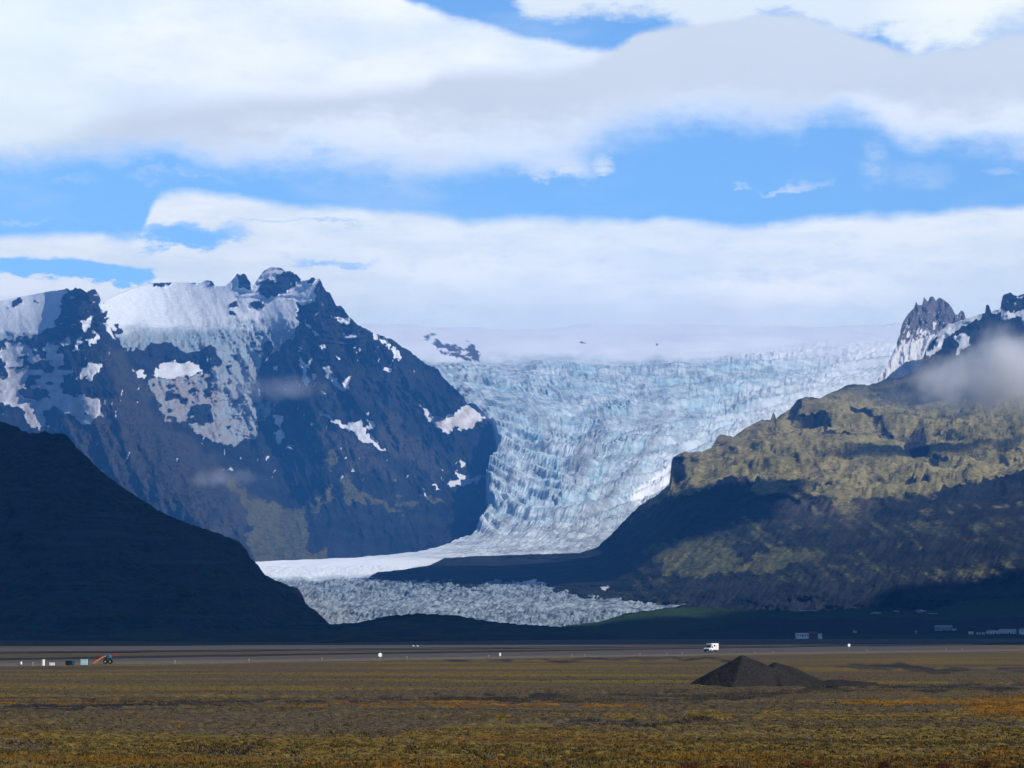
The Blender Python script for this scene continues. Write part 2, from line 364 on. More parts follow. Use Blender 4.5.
def build_mountain():
    px, py = columns_grid(-190, 506, 0.8, M_TOP, [(-200, 600), (506, 600)], 380, 1.6, 5, 3,
                          lambda x: np.where((x > 66) & (x < 104) | (x > 235) & (x < 252) | (x > 284) & (x < 346), 2.2, np.where(x > 346, 1.2, 0.25)))
    D = tps(M_CTRL, px, py)
    n = fbm(px / 14, py / 9, 4, 50)
    # --- material masks
    CAP = [[(-220, 200), (66, 200), (66, 292), (60, 305), (57, 318), (50, 328), (40, 335), (25, 339), (0, 341), (-220, 345)],
           [(103, 200), (103, 302), (108, 318), (105, 323), (114, 334), (124, 346), (134, 350), (145, 350), (152, 344), (165, 341), (175, 350), (196, 351),
            (213, 348), (222, 362), (206, 369), (200, 375), (150, 380), (156, 400), (163, 420), (190, 425), (208, 440), (225, 445), (243, 443), (257, 438), (259, 425), (266, 415), (272, 405),
            (262, 398), (253, 386), (258, 370), (264, 346), (272, 341), (276, 356), (288, 338), (297, 322), (295, 312), (297, 302), (306, 301), (315, 298), (313, 290), (321, 281), (321, 200)],
           [(0, 345), (22, 342), (35, 347), (42, 352), (52, 342), (68, 338), (70, 344), (58, 350), (62, 360), (60, 372), (73, 367), (68, 378), (60, 385), (72, 395),
            (88, 398), (100, 402), (108, 412), (92, 423), (75, 418), (55, 410), (44, 408), (48, 430), (40, 432), (30, 428), (20, 410), (5, 402), (0, 404), (-40, 400), (-40, 345)]]
    ROCK = [[(259, 281), (262, 279), (270, 281), (276, 280), (278, 274), (287, 270), (292, 270), (299, 274), (304, 278), (297, 284), (288, 290), (280, 293), (266, 299), (261, 297), (259, 290)],
            [(254, 299), (259, 297), (262, 303), (268, 304), (262, 310), (252, 308)], [(238, 270), (247, 270), (252, 285), (247, 288), (238, 286)],
            [(206, 276), (215, 276), (215, 287), (208, 284)], [(152, 285), (160, 281), (168, 281), (168, 284), (155, 287)], [(309, 278), (316, 276), (312, 283), (308, 284)],
            [(148, 346), (152, 344), (158, 342), (165, 343), (170, 349), (185, 350), (196, 352), (212, 348), (222, 362), (212, 366), (203, 368), (200, 362), (190, 358), (183, 361), (170, 361), (168, 355), (158, 356), (150, 356)],
            [(190, 408), (205, 403), (214, 410), (213, 420), (205, 425), (195, 422)], [(114, 325), (120, 327), (121, 334), (116, 333)],
            [(20, 388), (45, 388), (50, 398), (35, 402), (22, 396)], [(-5, 356), (5, 362), (6, 375), (-5, 380)], [(37, 362), (52, 358), (48, 370), (38, 370)],
            [(-10, 341), (7, 342), (0, 351), (-10, 351)], [(25, 341), (46, 335), (48, 344), (40, 350), (30, 344)]]
    SPECK = [[(225, 302), (240, 302), (242, 313), (234, 318), (226, 310)], [(6, 312), (20, 294), (26, 294), (27, 301), (16, 306)], [(26, 299), (38, 298), (38, 303), (28, 303)],
             [(200, 368), (214, 372), (210, 400), (198, 402)], [(165, 385), (200, 380), (196, 425), (168, 420)], [(20, 350), (60, 352), (55, 385), (25, 388)]]
    PATCH = [[(87, 340), (98, 336), (100, 338), (90, 346)], [(72, 350), (79, 336), (83, 341), (76, 352)], [(77, 378), (85, 367), (90, 363), (102, 363), (98, 374), (88, 382), (86, 376), (80, 381)],
             [(133, 370), (143, 371), (146, 380), (140, 378)], [(103, 322), (110, 328), (117, 342), (112, 338)], [(82, 322), (88, 318), (92, 324), (85, 332)],
             [(152, 377), (158, 364), (170, 361), (195, 363), (202, 371), (198, 383), (165, 380)],
             [(274, 368), (279, 366), (277, 372), (274, 371)], [(301, 317), (308, 321), (313, 331), (322, 334), (315, 336), (311, 330)], [(345, 337), (355, 332), (358, 336), (348, 339)],
             [(330, 316), (342, 318), (350, 320), (340, 322)], [(337, 318), (350, 318), (348, 325), (340, 322)],
             [(366, 329), (378, 335), (390, 343), (392, 347), (380, 342)], [(392, 349), (401, 350), (400, 358), (398, 361)], [(382, 368), (390, 368), (392, 374), (386, 371)],
             [(397, 380), (403, 385), (402, 387)], [(298, 358), (303, 358), (306, 372), (309, 386), (302, 380), (300, 376), (304, 370)], [(311, 357), (313, 358), (308, 370), (305, 368)],
             [(323, 366), (329, 364), (330, 372), (340, 385), (346, 392), (338, 388), (326, 376)], [(343, 378), (352, 374), (350, 385), (346, 392), (343, 388)],
             [(317, 410), (322, 411), (332, 418), (345, 424), (357, 422), (365, 421), (363, 428), (372, 436), (388, 453), (378, 449), (362, 440), (350, 430), (335, 425), (322, 416)],
             [(367, 420), (375, 421), (372, 431), (368, 429)], [(275, 434), (280, 428), (284, 432), (281, 445), (276, 443)], [(286, 449), (293, 443), (292, 449)],
             [(272, 404), (275, 402), (273, 415), (283, 415), (281, 428), (275, 425)], [(313, 374), (317, 374), (316, 379), (313, 379)], [(320, 348), (325, 342), (322, 350)], [(298, 351), (303, 344), (300, 352)],
             [(353, 345), (359, 354), (356, 353)], [(310, 421), (316, 424), (312, 426)], [(335, 355), (339, 355), (338, 360)], [(322, 390), (326, 391), (325, 397), (321, 395)],
             [(459, 459), (467, 463), (463, 467)], [(432, 482), (441, 490), (436, 490)], [(422, 489), (430, 497), (426, 496)], [(438, 466), (444, 472), (440, 471)], [(262, 452), (272, 460), (268, 459)],
             [(448, 483), (465, 477), (488, 475), (478, 482), (456, 485), (449, 488)], [(456, 472), (472, 478), (460, 479)],
             [(418, 402), (422, 403), (430, 414), (441, 418), (455, 415), (466, 405), (480, 401), (496, 412), (492, 421), (480, 419), (474, 427), (464, 430), (455, 425), (448, 436), (442, 430), (435, 426), (425, 415)]]
    snow = pmask(px + 2.2 * fbm(px / 3.2, py / 3.2, 2, 39), py + 2.2 * fbm(px / 3.2, py / 3.2, 2, 38), CAP, 4.5, 13, 40)
    ice0 = sstep(318, 336, py + 12 * fbm(px / 45, py / 16, 4, 9) - 8 * sstep(200, 100, px) - 6 * sstep(100, 60, px)) * snow * (px > 100)
    ice0 = np.clip(ice0 + sstep(330, 336, py) * sstep(348, 340, py) * snow * (px < 66), 0, 1)
    rk = pmask(px + 2 * fbm(px / 3, py / 3, 2, 37), py, ROCK, 3.0, 7, 44)
    rk = np.maximum(rk, sstep(0.30, 0.42, fbm(px / 13, py / 8, 4, 43)) * (snow > 0) * (py > 338))
    snow = snow * (1 - rk)
    sp_ = pmask(px, py, SPECK, 3, 6, 45) * sstep(-0.05, 0.12, n)
    snow = snow * (1 - sp_)
    pt = pmask(px + 1.5 * fbm(px / 2.6, py / 2.6, 2, 36), py, PATCH, 2.6, 6, 46)
    # powder in the ledges of the summit crags
    crag = np.clip(inpoly(px, py, [(60, 285), (102, 285), (112, 315), (108, 335), (60, 350), (55, 330)]) + inpoly(px, py, [(295, 300), (330, 296), (350, 315), (375, 333), (350, 345), (300, 340)]) + inpoly(px, py, [(236, 270), (305, 268), (305, 300), (236, 300)]), 0, 1)
    led = fbm(px / 12 + py / 30, py / 3.2, 3, 61)
    snow = np.maximum(snow, crag * 0.75 * sstep(0.16, 0.4, led))
    snow = blur(snow, 2)
    snow = np.maximum(snow, np.clip(blur(pt, 1) * 1.15, 0, 1))
    scat = sstep(0.36, 0.44, fbm((px + 0.3 * py) / 5, py / 11, 3, 66)) * sstep(-0.1, 0.25, fbm(px / 40, py / 40, 2, 67)) * sstep(500, 470, py)
    snow = np.maximum(snow, scat * 0.7)
    deb = pmask(px, py, PATCH[-1:], 2, 6, 46)
    dirt = np.clip(0.55 * pmask(px, py, [CAP[2], [(150, 380), (214, 372), (226, 444), (160, 425)]], 3, 8) + 0.55 * deb + 0.35 * (py > 360), 0, 0.85)
    dirt = np.clip(dirt * (0.7 + 0.9 * fbm(px / 10, py / 10, 3, 72)) + 0.5 * ice0 * sstep(0.0, 0.4, fbm(px / 16, py / 9, 4, 73)), 0, 0.9)
    grass = blur(pmask(px, py, [[(250, 498), (275, 503), (305, 513), (310, 530), (302, 562), (255, 562), (248, 545)], [(222, 478), (232, 480), (262, 508), (250, 512)],
                                [(318, 458), (336, 452), (342, 462), (330, 470)], [(338, 468), (352, 480), (362, 492), (395, 506), (408, 515), (372, 508), (345, 500)],
                                [(300, 508), (322, 490), (334, 484), (330, 505), (312, 516)], [(385, 495), (425, 505), (410, 508)], [(255, 550), (330, 552), (330, 564), (255, 565)],
                                [(420, 495), (440, 498), (450, 505), (430, 503)]], 5, 11, 47), 3) * 0.8
    scree = blur(pmask(px, py, [[(95, 400), (130, 396), (190, 440), (260, 500), (250, 530), (215, 545), (130, 510), (80, 470), (60, 430)], [(300, 420), (360, 440), (400, 480), (360, 470)],
                                [(110, 345), (150, 385), (155, 420), (120, 400), (105, 365)], [(385, 405), (450, 470), (430, 480), (380, 440)]], 7, 16, 48), 6)
    # --- relief
    mpp = D / F
    gul = ridged(px / 34 - py / 80, py / 95, 4, 4, 0.5)
    iso = fbm(px / 22 + py / 50, py / 26, 5, 14, 0.55)
    fin = ridged(px / 7, py / 9, 3, 24)
    soft = 1 - 0.72 * blur(snow * (1 - ice0), 2)
    D = D - soft * mpp * (34 * (gul - 0.55) + 22 * iso + 16 * (ridged((px + 0.4 * py) / 70, py / 150, 3, 5) - 0.5) + 4.0 * (fin - 0.6) + 9 * (ridged(px / 15 - py / 60, py / 34, 3, 7) - 0.55))
    D = D - blur(rk, 2) * mpp * 8
    D = D - mpp * 3.0 * crag * np.sin(py * 0.9 + 3 * fbm(px / 12, py / 12, 2, 80))
    D = D + ice0 * mpp * (5 * ridged(px / 11, py / 5, 3, 84) + 4 * ridged(px / 5, py / 3, 2, 85))
    X, Y, Z = world(px, py, D)
    A = dict(snow=snow, grass=grass, scree=scree, ice=ice0 * 0.9, dirt=dirt)
    X, Y, Z, A = back_rows(X, Y, Z, A, [(80, 0.985), (600, 0.8), (2500, 0.35)])
    m = terrain_mat('mountain_rock', (0.016, 0.018, 0.022), (0.036, 0.037, 0.040), (0.078, 0.070, 0.054), (0.09, 0.09, 0.03), (0.16, 0.145, 0.05), bdist=24)
    grid_object('mountain', X, Y, Z, m, A)
build_mountain()

# ================================================================== GREEN HILL (right) with its long dark moraine spur
H_TOP = [(330, 592), (366, 581), (372, 575), (378, 572), (400, 570), (430, 565), (445, 558), (480, 556), (540, 554), (580, 553), (598, 547), (610, 535), (625, 520), (640, 505), (655, 496),
         (665, 488), (670, 482), (671, 463), (673, 457), (684, 452), (700, 452), (711, 448), (718, 436), (722, 434), (733, 437), (745, 428), (757, 422), (762, 419), (771, 420), (772.5, 413), (774.5, 413), (776, 419),
         (790, 409), (797, 400), (805, 397), (820, 398), (838, 390), (848, 384), (870, 385), (885, 380), (900, 377), (915, 371), (922, 362), (925, 352), (929, 343), (935, 335), (944, 327), (956, 322),
         (975, 316), (985, 313), (986, 305), (989, 305), (991, 312), (1000, 309), (1003, 295), (1010, 293), (1018, 296), (1024, 294), (1040, 288), (1080, 276), (1220, 240)]
SPUR_B = [(330, 582), (370, 580), (420, 584), (470, 588), (500, 584), (550, 589), (580, 598), (620, 603), (660, 606), (740, 612)]
H_CTRL = [(598, 548, 5000), (640, 505, 5300), (672, 460, 5700), (720, 436, 6100), (800, 398, 6900), (870, 385, 7500), (925, 350, 8200), (975, 316, 8700), (1010, 294, 9000), (1100, 270, 9300), (1220, 240, 9500),
          (700, 470, 5400), (760, 450, 5600), (850, 430, 5900), (830, 410, 6450), (900, 400, 6800), (1000, 400, 6300), (1000, 350, 7600), (1200, 400, 6000), (860, 470, 5100), (1000, 455, 5250), (1200, 480, 4700),
          (925, 445, 5600), (760, 478, 5000), (700, 495, 4750), (720, 510, 4650), (790, 500, 4700), (870, 505, 4600), (1000, 485, 4700), (1000, 530, 4000), (900, 530, 4150), (780, 540, 4200), (690, 550, 4250),
          (640, 545, 4500), (620, 570, 4200), (700, 585, 3800), (800, 585, 3650), (900, 583, 3600), (1020, 575, 3550), (1200, 560, 3500), (800, 612, 3520), (900, 612, 3480), (1020, 612, 3450), (1200, 620, 3350), (700, 612, 3600), (640, 606, 3800)]
def build_green_hill():
    px, py = columns_grid(336, 1215, 1.1, H_TOP, [(330, 600), (370, 592), (470, 600), (560, 612), (660, 622), (740, 626), (1220, 632)], 300, 1.4, 6, 33,
                          lambda x: np.where(x < 600, 0.5, np.where(x > 925, 1.4, 1.2)))
    Dh = tps(H_CTRL, px, py)
    Ds = glacier_depth(px, py) - 17 * (curve(SPUR_B, px) - py)
    w = sstep(585, 665, px + 0.3 * (py - 560))
    D = Ds * (1 - w) + Dh * w
    mpp = D / F
    n = fbm(px / 16, py / 10, 4, 150)
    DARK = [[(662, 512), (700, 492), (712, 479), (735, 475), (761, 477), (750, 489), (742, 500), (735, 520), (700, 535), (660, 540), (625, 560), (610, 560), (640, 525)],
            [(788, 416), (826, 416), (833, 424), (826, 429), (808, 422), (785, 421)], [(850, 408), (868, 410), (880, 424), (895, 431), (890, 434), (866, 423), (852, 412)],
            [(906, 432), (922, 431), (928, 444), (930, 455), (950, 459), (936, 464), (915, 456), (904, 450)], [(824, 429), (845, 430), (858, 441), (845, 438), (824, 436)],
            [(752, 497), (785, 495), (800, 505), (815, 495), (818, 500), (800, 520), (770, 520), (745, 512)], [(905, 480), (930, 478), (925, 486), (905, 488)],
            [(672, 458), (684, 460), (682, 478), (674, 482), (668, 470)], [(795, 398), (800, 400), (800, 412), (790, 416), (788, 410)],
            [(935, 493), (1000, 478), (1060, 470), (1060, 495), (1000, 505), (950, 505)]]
    shade_rock = pmask(px, py, DARK, 3, 10, 141)  # shaded cliffs and hollows, their shade put into the colour as dark rock
    shade_rock_b = blur(shade_rock, 2)
    grass = np.where(py < curve([(600, 545), (660, 500), (700, 492), (760, 492), (850, 502), (930, 495), (1024, 480), (1220, 470)], px), 0.95, 0.30)  # grass thinned below this line, so the lower slope's shade sits in the colour
    grass = blur(grass, 6)
    st = fbm((px + 1.2 * py) / 55, (py - 0.75 * px) / 10, 4, 160)
    grass = grass + 0.85 * st * (py > 470) + 0.35 * fbm(px / 30, py / 12, 3, 163)
    grass = grass + 0.8 * blur(pmask(px, py, [[(640, 548), (690, 536), (722, 540), (742, 560), (705, 578), (690, 580), (662, 566)], [(720, 572), (780, 548), (830, 552), (760, 575)]], 5, 9, 166), 4)
    grass = grass * (1 - shade_rock_b) * sstep(575, 660, px + 0.4 * (py - 560))
    grass = grass * (1 - 0.5 * sstep(402, 385, py + 0 * px) )
    grass = grass * (1 - 0.8 * sstep(372, 345, py))
    grass = grass * (1 - sstep(575, 592, py + 6 * n) * sstep(650, 740, px))
    snow = pmask(px, py, [[(924, 350), (928, 338), (940, 320), (955, 315), (975, 308), (984, 308), (983, 316), (972, 322), (958, 329), (946, 338), (938, 350), (928, 356)],
                          [(952, 336), (965, 332), (970, 336), (968, 344), (956, 350), (959, 342)], [(1001, 312), (1030, 311), (1060, 322), (1040, 326), (1010, 322), (1001, 320)],
                          [(990, 300), (1001, 298), (1001, 312), (992, 314)]], 1.5, 6, 170)
    snow = np.maximum(snow, sstep(0.2, 0.45, fbm(px / 8, py / 4, 3, 172)) * inpoly(px, py, [(1000, 285), (1220, 230), (1220, 310), (1000, 314)]) * 0.8)
    snow = snow * (1 - pmask(px, py, [[(926, 350), (932, 341), (938, 336), (936, 342), (930, 352)]], 1, 4))
    # ice blocks stranded on the spur
    snow = np.maximum(snow, pmask(px, py, [[(510, 582), (535, 580), (548, 584), (530, 586)], [(600, 588), (606, 585), (609, 587), (604, 590)]], 2, 5, 175))
    scree = blur(pmask(px, py, [[(445, 558), (540, 555), (580, 560), (700, 562), (690, 574), (560, 570), (480, 566)], [(770, 425), (800, 420), (850, 440), (800, 470), (760, 460)],
                                [(760, 500), (880, 500), (870, 530), (780, 530)], [(880, 415), (925, 415), (935, 440), (890, 432)]], 4, 14, 176), 4) * 0.9
    # relief
    w2 = w
    gul = ridged((px + 0.5 * py) / 42, (py - 0.4 * px) / 120 + 0, 4, 104, 0.55)
    gul2 = ridged((px + 0.9 * py) / 24, (py - 0.5 * px) / 80, 4, 109, 0.55)
    iso = fbm(px / 30, py / 16, 5, 114, 0.55)
    fin = ridged(px / 7, py / 5, 3, 124)
    up = sstep(520, 470, py)
    D = D - mpp * w2 * (22 * (gul2 - 0.55) * (1 - 0.4 * up) + 32 * iso * (0.6 + 0.9 * up) + 20 * (gul - 0.5) + 3.5 * (fin - 0.6))
    terr = np.sin(py / 5.5 + 2.2 * fbm(px / 60, py / 30, 3, 128)) * sstep(560, 585, py)
    D = D - mpp * w2 * 9 * terr
    D = D + mpp * w2 * 24 * blur(shade_rock, 5)
    D = D - (1 - w2) * (60 * fbm(px / 50, py / 6, 4, 134) + 20 * fbm(px / 12, py / 2, 3, 135))
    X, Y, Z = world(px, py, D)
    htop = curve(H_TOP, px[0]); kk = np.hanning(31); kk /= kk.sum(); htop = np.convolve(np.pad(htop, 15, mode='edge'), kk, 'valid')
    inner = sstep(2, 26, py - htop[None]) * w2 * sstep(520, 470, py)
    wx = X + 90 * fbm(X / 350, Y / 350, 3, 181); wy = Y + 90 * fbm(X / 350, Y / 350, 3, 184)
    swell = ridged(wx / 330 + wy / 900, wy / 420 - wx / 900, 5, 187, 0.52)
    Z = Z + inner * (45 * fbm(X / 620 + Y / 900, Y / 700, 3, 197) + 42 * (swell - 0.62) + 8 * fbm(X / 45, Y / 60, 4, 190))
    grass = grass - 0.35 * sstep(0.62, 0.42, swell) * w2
    A = dict(snow=snow, grass=grass, scree=scree * sstep(540, 500, py), ice=snow * 0, dirt=snow * 0.25, dark_green=np.clip(sstep(488, 530, py + 14 * fbm(px / 40, py / 20, 3, 193)) * 0.85 + sstep(405, 380, py) * 0.8 + 0.4 * sstep(0.0, 0.4, fbm(px / 50, py / 18, 3, 194)), 0, 1))
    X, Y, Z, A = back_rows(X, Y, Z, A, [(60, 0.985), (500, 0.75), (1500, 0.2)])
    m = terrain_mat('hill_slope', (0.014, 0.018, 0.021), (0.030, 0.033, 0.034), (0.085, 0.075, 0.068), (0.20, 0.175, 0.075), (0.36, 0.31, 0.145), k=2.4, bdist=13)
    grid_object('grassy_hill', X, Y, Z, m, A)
build_green_hill()

# ================================================================== DARK HILL (left)
def build_dark_hill():
    top = [(-220, 372), (-60, 400), (0, 421), (10, 424), (22, 430), (32, 434), (38, 433), (45, 431), (52, 434), (60, 433), (68, 436), (75, 446), (90, 460), (100, 470), (115, 482), (130, 492), (150, 505), (165, 514),
           (190, 524), (215, 532), (238, 541), (247, 550), (250, 558), (258, 565), (265, 575), (275, 580), (285, 584), (297, 588), (302, 594), (306, 604), (315, 610), (325, 620), (335, 628), (350, 636)]
    px, py = columns_grid(-200, 350, 1.0, top, [(-220, 642), (350, 640)], 240, 2.2, 7, 203, lambda x: np.where(x < 90, 1.6, 0.8))
    D = tps([(-220, 380, 3900), (0, 422, 3500), (70, 437, 3350), (150, 505, 3150), (240, 543, 2950), (262, 570, 2850), (300, 595, 2800), (345, 634, 2650), (0, 540, 2800), (100, 560, 2700),
             (200, 570, 2680), (270, 600, 2620), (0, 635, 2300), (150, 635, 2350), (300, 638, 2450), (150, 620, 2420), (0, 610, 2450), (-220, 635, 2300), (60, 500, 3000), (-220, 500, 3100)], px, py)
    mpp = D / F
    gul = ridged((px + 0.3 * py) / 46, py / 120, 4, 204, 0.55)
    iso = fbm(px / 26, py / 20, 5, 214, 0.55)
    terr = np.sin(py / 4.2 + 2.5 * fbm(px / 50, py / 40, 3, 228)) * (0.35 + 0.65 * sstep(560, 600, py))
    D = D - mpp * (42 * (gul - 0.5) + 24 * iso + 7 * terr + 4 * (ridged(px / 6, py / 6, 3, 224) - 0.6))
    X, Y, Z = world(px, py, D)
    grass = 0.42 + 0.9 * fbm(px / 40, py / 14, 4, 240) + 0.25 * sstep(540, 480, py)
    z = px * 0
    A = dict(snow=z, grass=grass, scree=0.5 + 0.5 * fbm(px / 30, py / 20, 3, 243), ice=z, dirt=z)
    X, Y, Z, A = back_rows(X, Y, Z, A, [(60, 0.98), (400, 0.7), (1200, 0.1)])
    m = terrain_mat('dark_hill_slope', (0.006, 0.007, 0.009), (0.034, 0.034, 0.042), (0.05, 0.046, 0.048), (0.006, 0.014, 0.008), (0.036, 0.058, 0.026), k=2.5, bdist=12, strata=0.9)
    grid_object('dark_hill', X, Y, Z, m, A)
build_dark_hill()

# ================================================================== LOW WOODED MORAINE in front of the ice
BELT_T = [(-220, 634), (0, 633), (100, 630), (180, 626), (250, 627), (330, 625), (360, 623), (385, 617), (420, 614), (455, 616), (490, 622), (520, 625), (560, 627), (600, 622), (630, 613), (665, 609),
          (700, 607), (760, 610), (800, 612), (850, 609), (900, 612), (935, 610), (960, 602), (985, 599), (1024, 598), (1220, 594)]
BELT_B = [(-220, 651), (0, 648.5), (256, 645.5), (400, 642), (512, 640.8), (700, 639.2), (1220, 638.9)]
def belt_depth(px, py):
    t0, b0 = curve(BELT_T, px), curve(BELT_B, px)
    Db = (H0 + 0.3) * F / (b0 - HZ)
    Dt = curve([(-220, 2300), (200, 2400), (330, 2450), (512, 2800), (700, 3200), (1220, 3200)], px)
    s = np.clip((b0 - py) / (b0 - t0), 0, 1)
    fl = 1.0 - (1 - s) ** curve([(-220, 2.6), (400, 2.0), (700, 1.3), (1220, 1.3)], px)
    return Db + (Dt - Db) * fl
def build_belt():
    px, py = columns_grid(-200, 1215, 1.1, BELT_T, BELT_B, 60, 1.6, 9, 303)
    D = belt_depth(px, py)
    X, Y, Z = world(px, py, D)
    s = (py - py[0]) / (py[-1] - py[0])
    Z = Z + (1 - s) * s * 3 * (3.0 * fbm(X / 140, Y / 140, 4, 310)) + 1.3 * np.clip(1 - s, 0, 1) * ridged(X / 14, Y / 22, 3, 312)
    flat = sstep(740, 800, px) * sstep(618, 626, py)
    X0, Y0, Z0 = world(px, py, D); Z = Z * (1 - flat) + (Z0 - 0.3) * flat
    Z[-1] = -0.6
    grass = 0.35 + 0.8 * fbm(px / 50, py / 4, 4, 320) + 0.5 * inpoly(px, py, [(640, 640), (560, 625), (700, 605), (1220, 590), (1220, 612), (900, 622), (760, 618)]) + \
        0.9 * inpoly(px, py, [(830, 640), (860, 633.5), (1220, 633.5), (1220, 640)]) + 0.8 * pmask(px, py, [[(110, 636), (135, 629), (180, 631), (186, 638), (140, 641)]], 2, 8)
    grass = grass - 0.7 * blur(pmask(px, py, [[(700, 632), (760, 620), (900, 618), (1000, 620), (1220, 618), (1220, 630), (900, 632)]], 3, 20), 3)
    scree = 0.6 * sstep(0.1, 0.4, fbm(px / 30, py / 4, 3, 330)) * sstep(700, 640, px)
    z = px * 0
    A = dict(snow=z, grass=grass, scree=scree, ice=z, dirt=z)
    X, Y, Z, A = back_rows(X, Y, Z, A, [(60, 0.9), (200, 0.1)])
    m = terrain_mat('moraine_scrub', (0.010, 0.012, 0.012), (0.02, 0.02, 0.018), (0.07, 0.052, 0.04), (0.012, 0.03, 0.010), (0.03, 0.06, 0.014), k=5, bdist=10)
    grid_object('moraine', X, Y, Z, m, A)
build_belt()

# ================================================================== far rock peak in the snow
def build_peak():
    top = [(874, 386), (886, 366), (896, 347), (899, 335), (903, 322), (908, 314), (914, 308), (916, 301), (918, 305), (922, 305), (924, 297), (928, 302), (930, 297), (933, 296), (936, 301), (939, 297.5), (944, 300), (948, 303), (952, 308),
           (955, 314), (958, 315), (961, 310), (964, 312), (966, 320), (980, 335), (1000, 350)]
    px, py = columns_grid(876, 1000, 0.6, top, [(870, 392), (1000, 392)], 130, 0.6, 4, 403)
    D = 9400 + (px - 930) * 2 - (py - 300) * 9
    mpp = D / F
    D = D - mpp * (16 * (ridged(px / 13, py / 30, 4, 404) - 0.5) + 5 * fbm(px / 6, py / 6, 4, 405))
    X, Y, Z = world(px, py, D)
    n = fbm(px / 5, py / 7, 4, 410)
    snow = sstep(-0.05, 0.3, n + 0.5 * fbm(px / 3 + py / 8, py / 14, 3, 412) + (py - 330) / 60) * (py > 309 + 4 * n)
    snow = np.maximum(snow, 0.62 * sstep(0.0, 0.3, fbm(px / 2.5 + py / 6, py / 9, 3, 415)) * sstep(304, 312, py))
    snow = np.maximum(snow, sstep(335, 345, py + (px - 900) * 0.35 - 4))
    z = px * 0
    A = dict(snow=snow * 0.8, grass=z, scree=z + 0.6, ice=z, dirt=z + 0.35)
    X, Y, Z, A = back_rows(X, Y, Z, A, [(60, 0.98), (700, 0.7)])
    m = terrain_mat('peak_rock', (0.085, 0.085, 0.092), (0.15, 0.14, 0.14), (0.18, 0.16, 0.155), (0.1, 0.1, 0.1), (0.1, 0.1, 0.1), bdist=12)
    grid_object('mountain_peak', X, Y, Z, m, A)
build_peak()

# ================================================================== THE PLAIN
def ground_mat():
    m, t, b = base_mat('plain_moss_gravel', 0.95, 0.05)
    co = t.new('ShaderNodeTexCoord').outputs['Object']
    band = t.noise(t.mapping(co, (0.14, 1, 1), (0, 0, 0.05)), 0.07, 6, 0.65)
    band2 = t.noise(t.mapping(co, (0.2, 1, 1), (0, 0, -0.04)), 0.22, 5, 0.65)
    fine = t.noise(co, 2.2, 5, 0.75)
    med = t.noise(co, 0.6, 5, 0.65)
    gravel = t.mix(t.ramp(fine, 0.3, 0.7), (0.016, 0.012, 0.008), (0.135, 0.104, 0.062))
    olive = t.mix(t.ramp(fine, 0.3, 0.68), (0.020, 0.014, 0.003), (0.22, 0.148, 0.034))
    orange = t.mix(t.ramp(med, 0.35, 0.65), (0.10, 0.048, 0.004), (0.26, 0.115, 0.008))
    gf = t.ramp(t.math('ADD', t.attr('moss'), t.math('ADD', t.math('MULTIPLY', t.math('SUBTRACT', band, 0.5), 2.2), t.math('MULTIPLY', t.math('SUBTRACT', med, 0.5), 1.2))), 0.3, 0.7)
    col = t.mix(gf, gravel, olive)
    of = t.ramp(t.math('ADD', t.attr('orange'), t.math('ADD', t.math('MULTIPLY', t.math('SUBTRACT', band2, 0.5), 1.5), t.math('MULTIPLY', t.math('SUBTRACT', fine, 0.5), 0.9))), 0.42, 0.75)
    col = t.mix(of, col, orange)
    col = t.mix(t.attr('bare'), col, gravel)
    streak = t.noise(t.mapping(co, (0.07, 1, 1), (0, 0, 0.03)), 0.16, 5, 0.6)
    col = t.mix(t.math('MULTIPLY', t.ramp(streak, 0.56, 0.68), 0.7), col, (0.016, 0.014, 0.013))
    sand = t.mix(t.ramp(fine, 0.35, 0.75), (0.010, 0.010, 0.011), (0.045, 0.040, 0.036))
    t.put(b.inputs['Base Color'], t.mix(t.ramp(t.math('ADD', t.attr('sand'), t.math('MULTIPLY', t.math('SUBTRACT', med, 0.5), 1.2)), 0.3, 0.7), col, sand))
    bump(t, b, t.math('ADD', fine, t.math('MULTIPLY', med, 0.8)), 1.0, 0.12)
    return m
GM = ground_mat()

def ground_z(X, Y, D=None):
    z = 0.22 * fbm(X / 40, Y / 22, 3, 500) * sstep(60, 100, Y) * sstep(1200, 300, Y) + 0.10 * fbm(X / 9, Y / 6, 3, 503) * sstep(800, 200, Y)
    return z

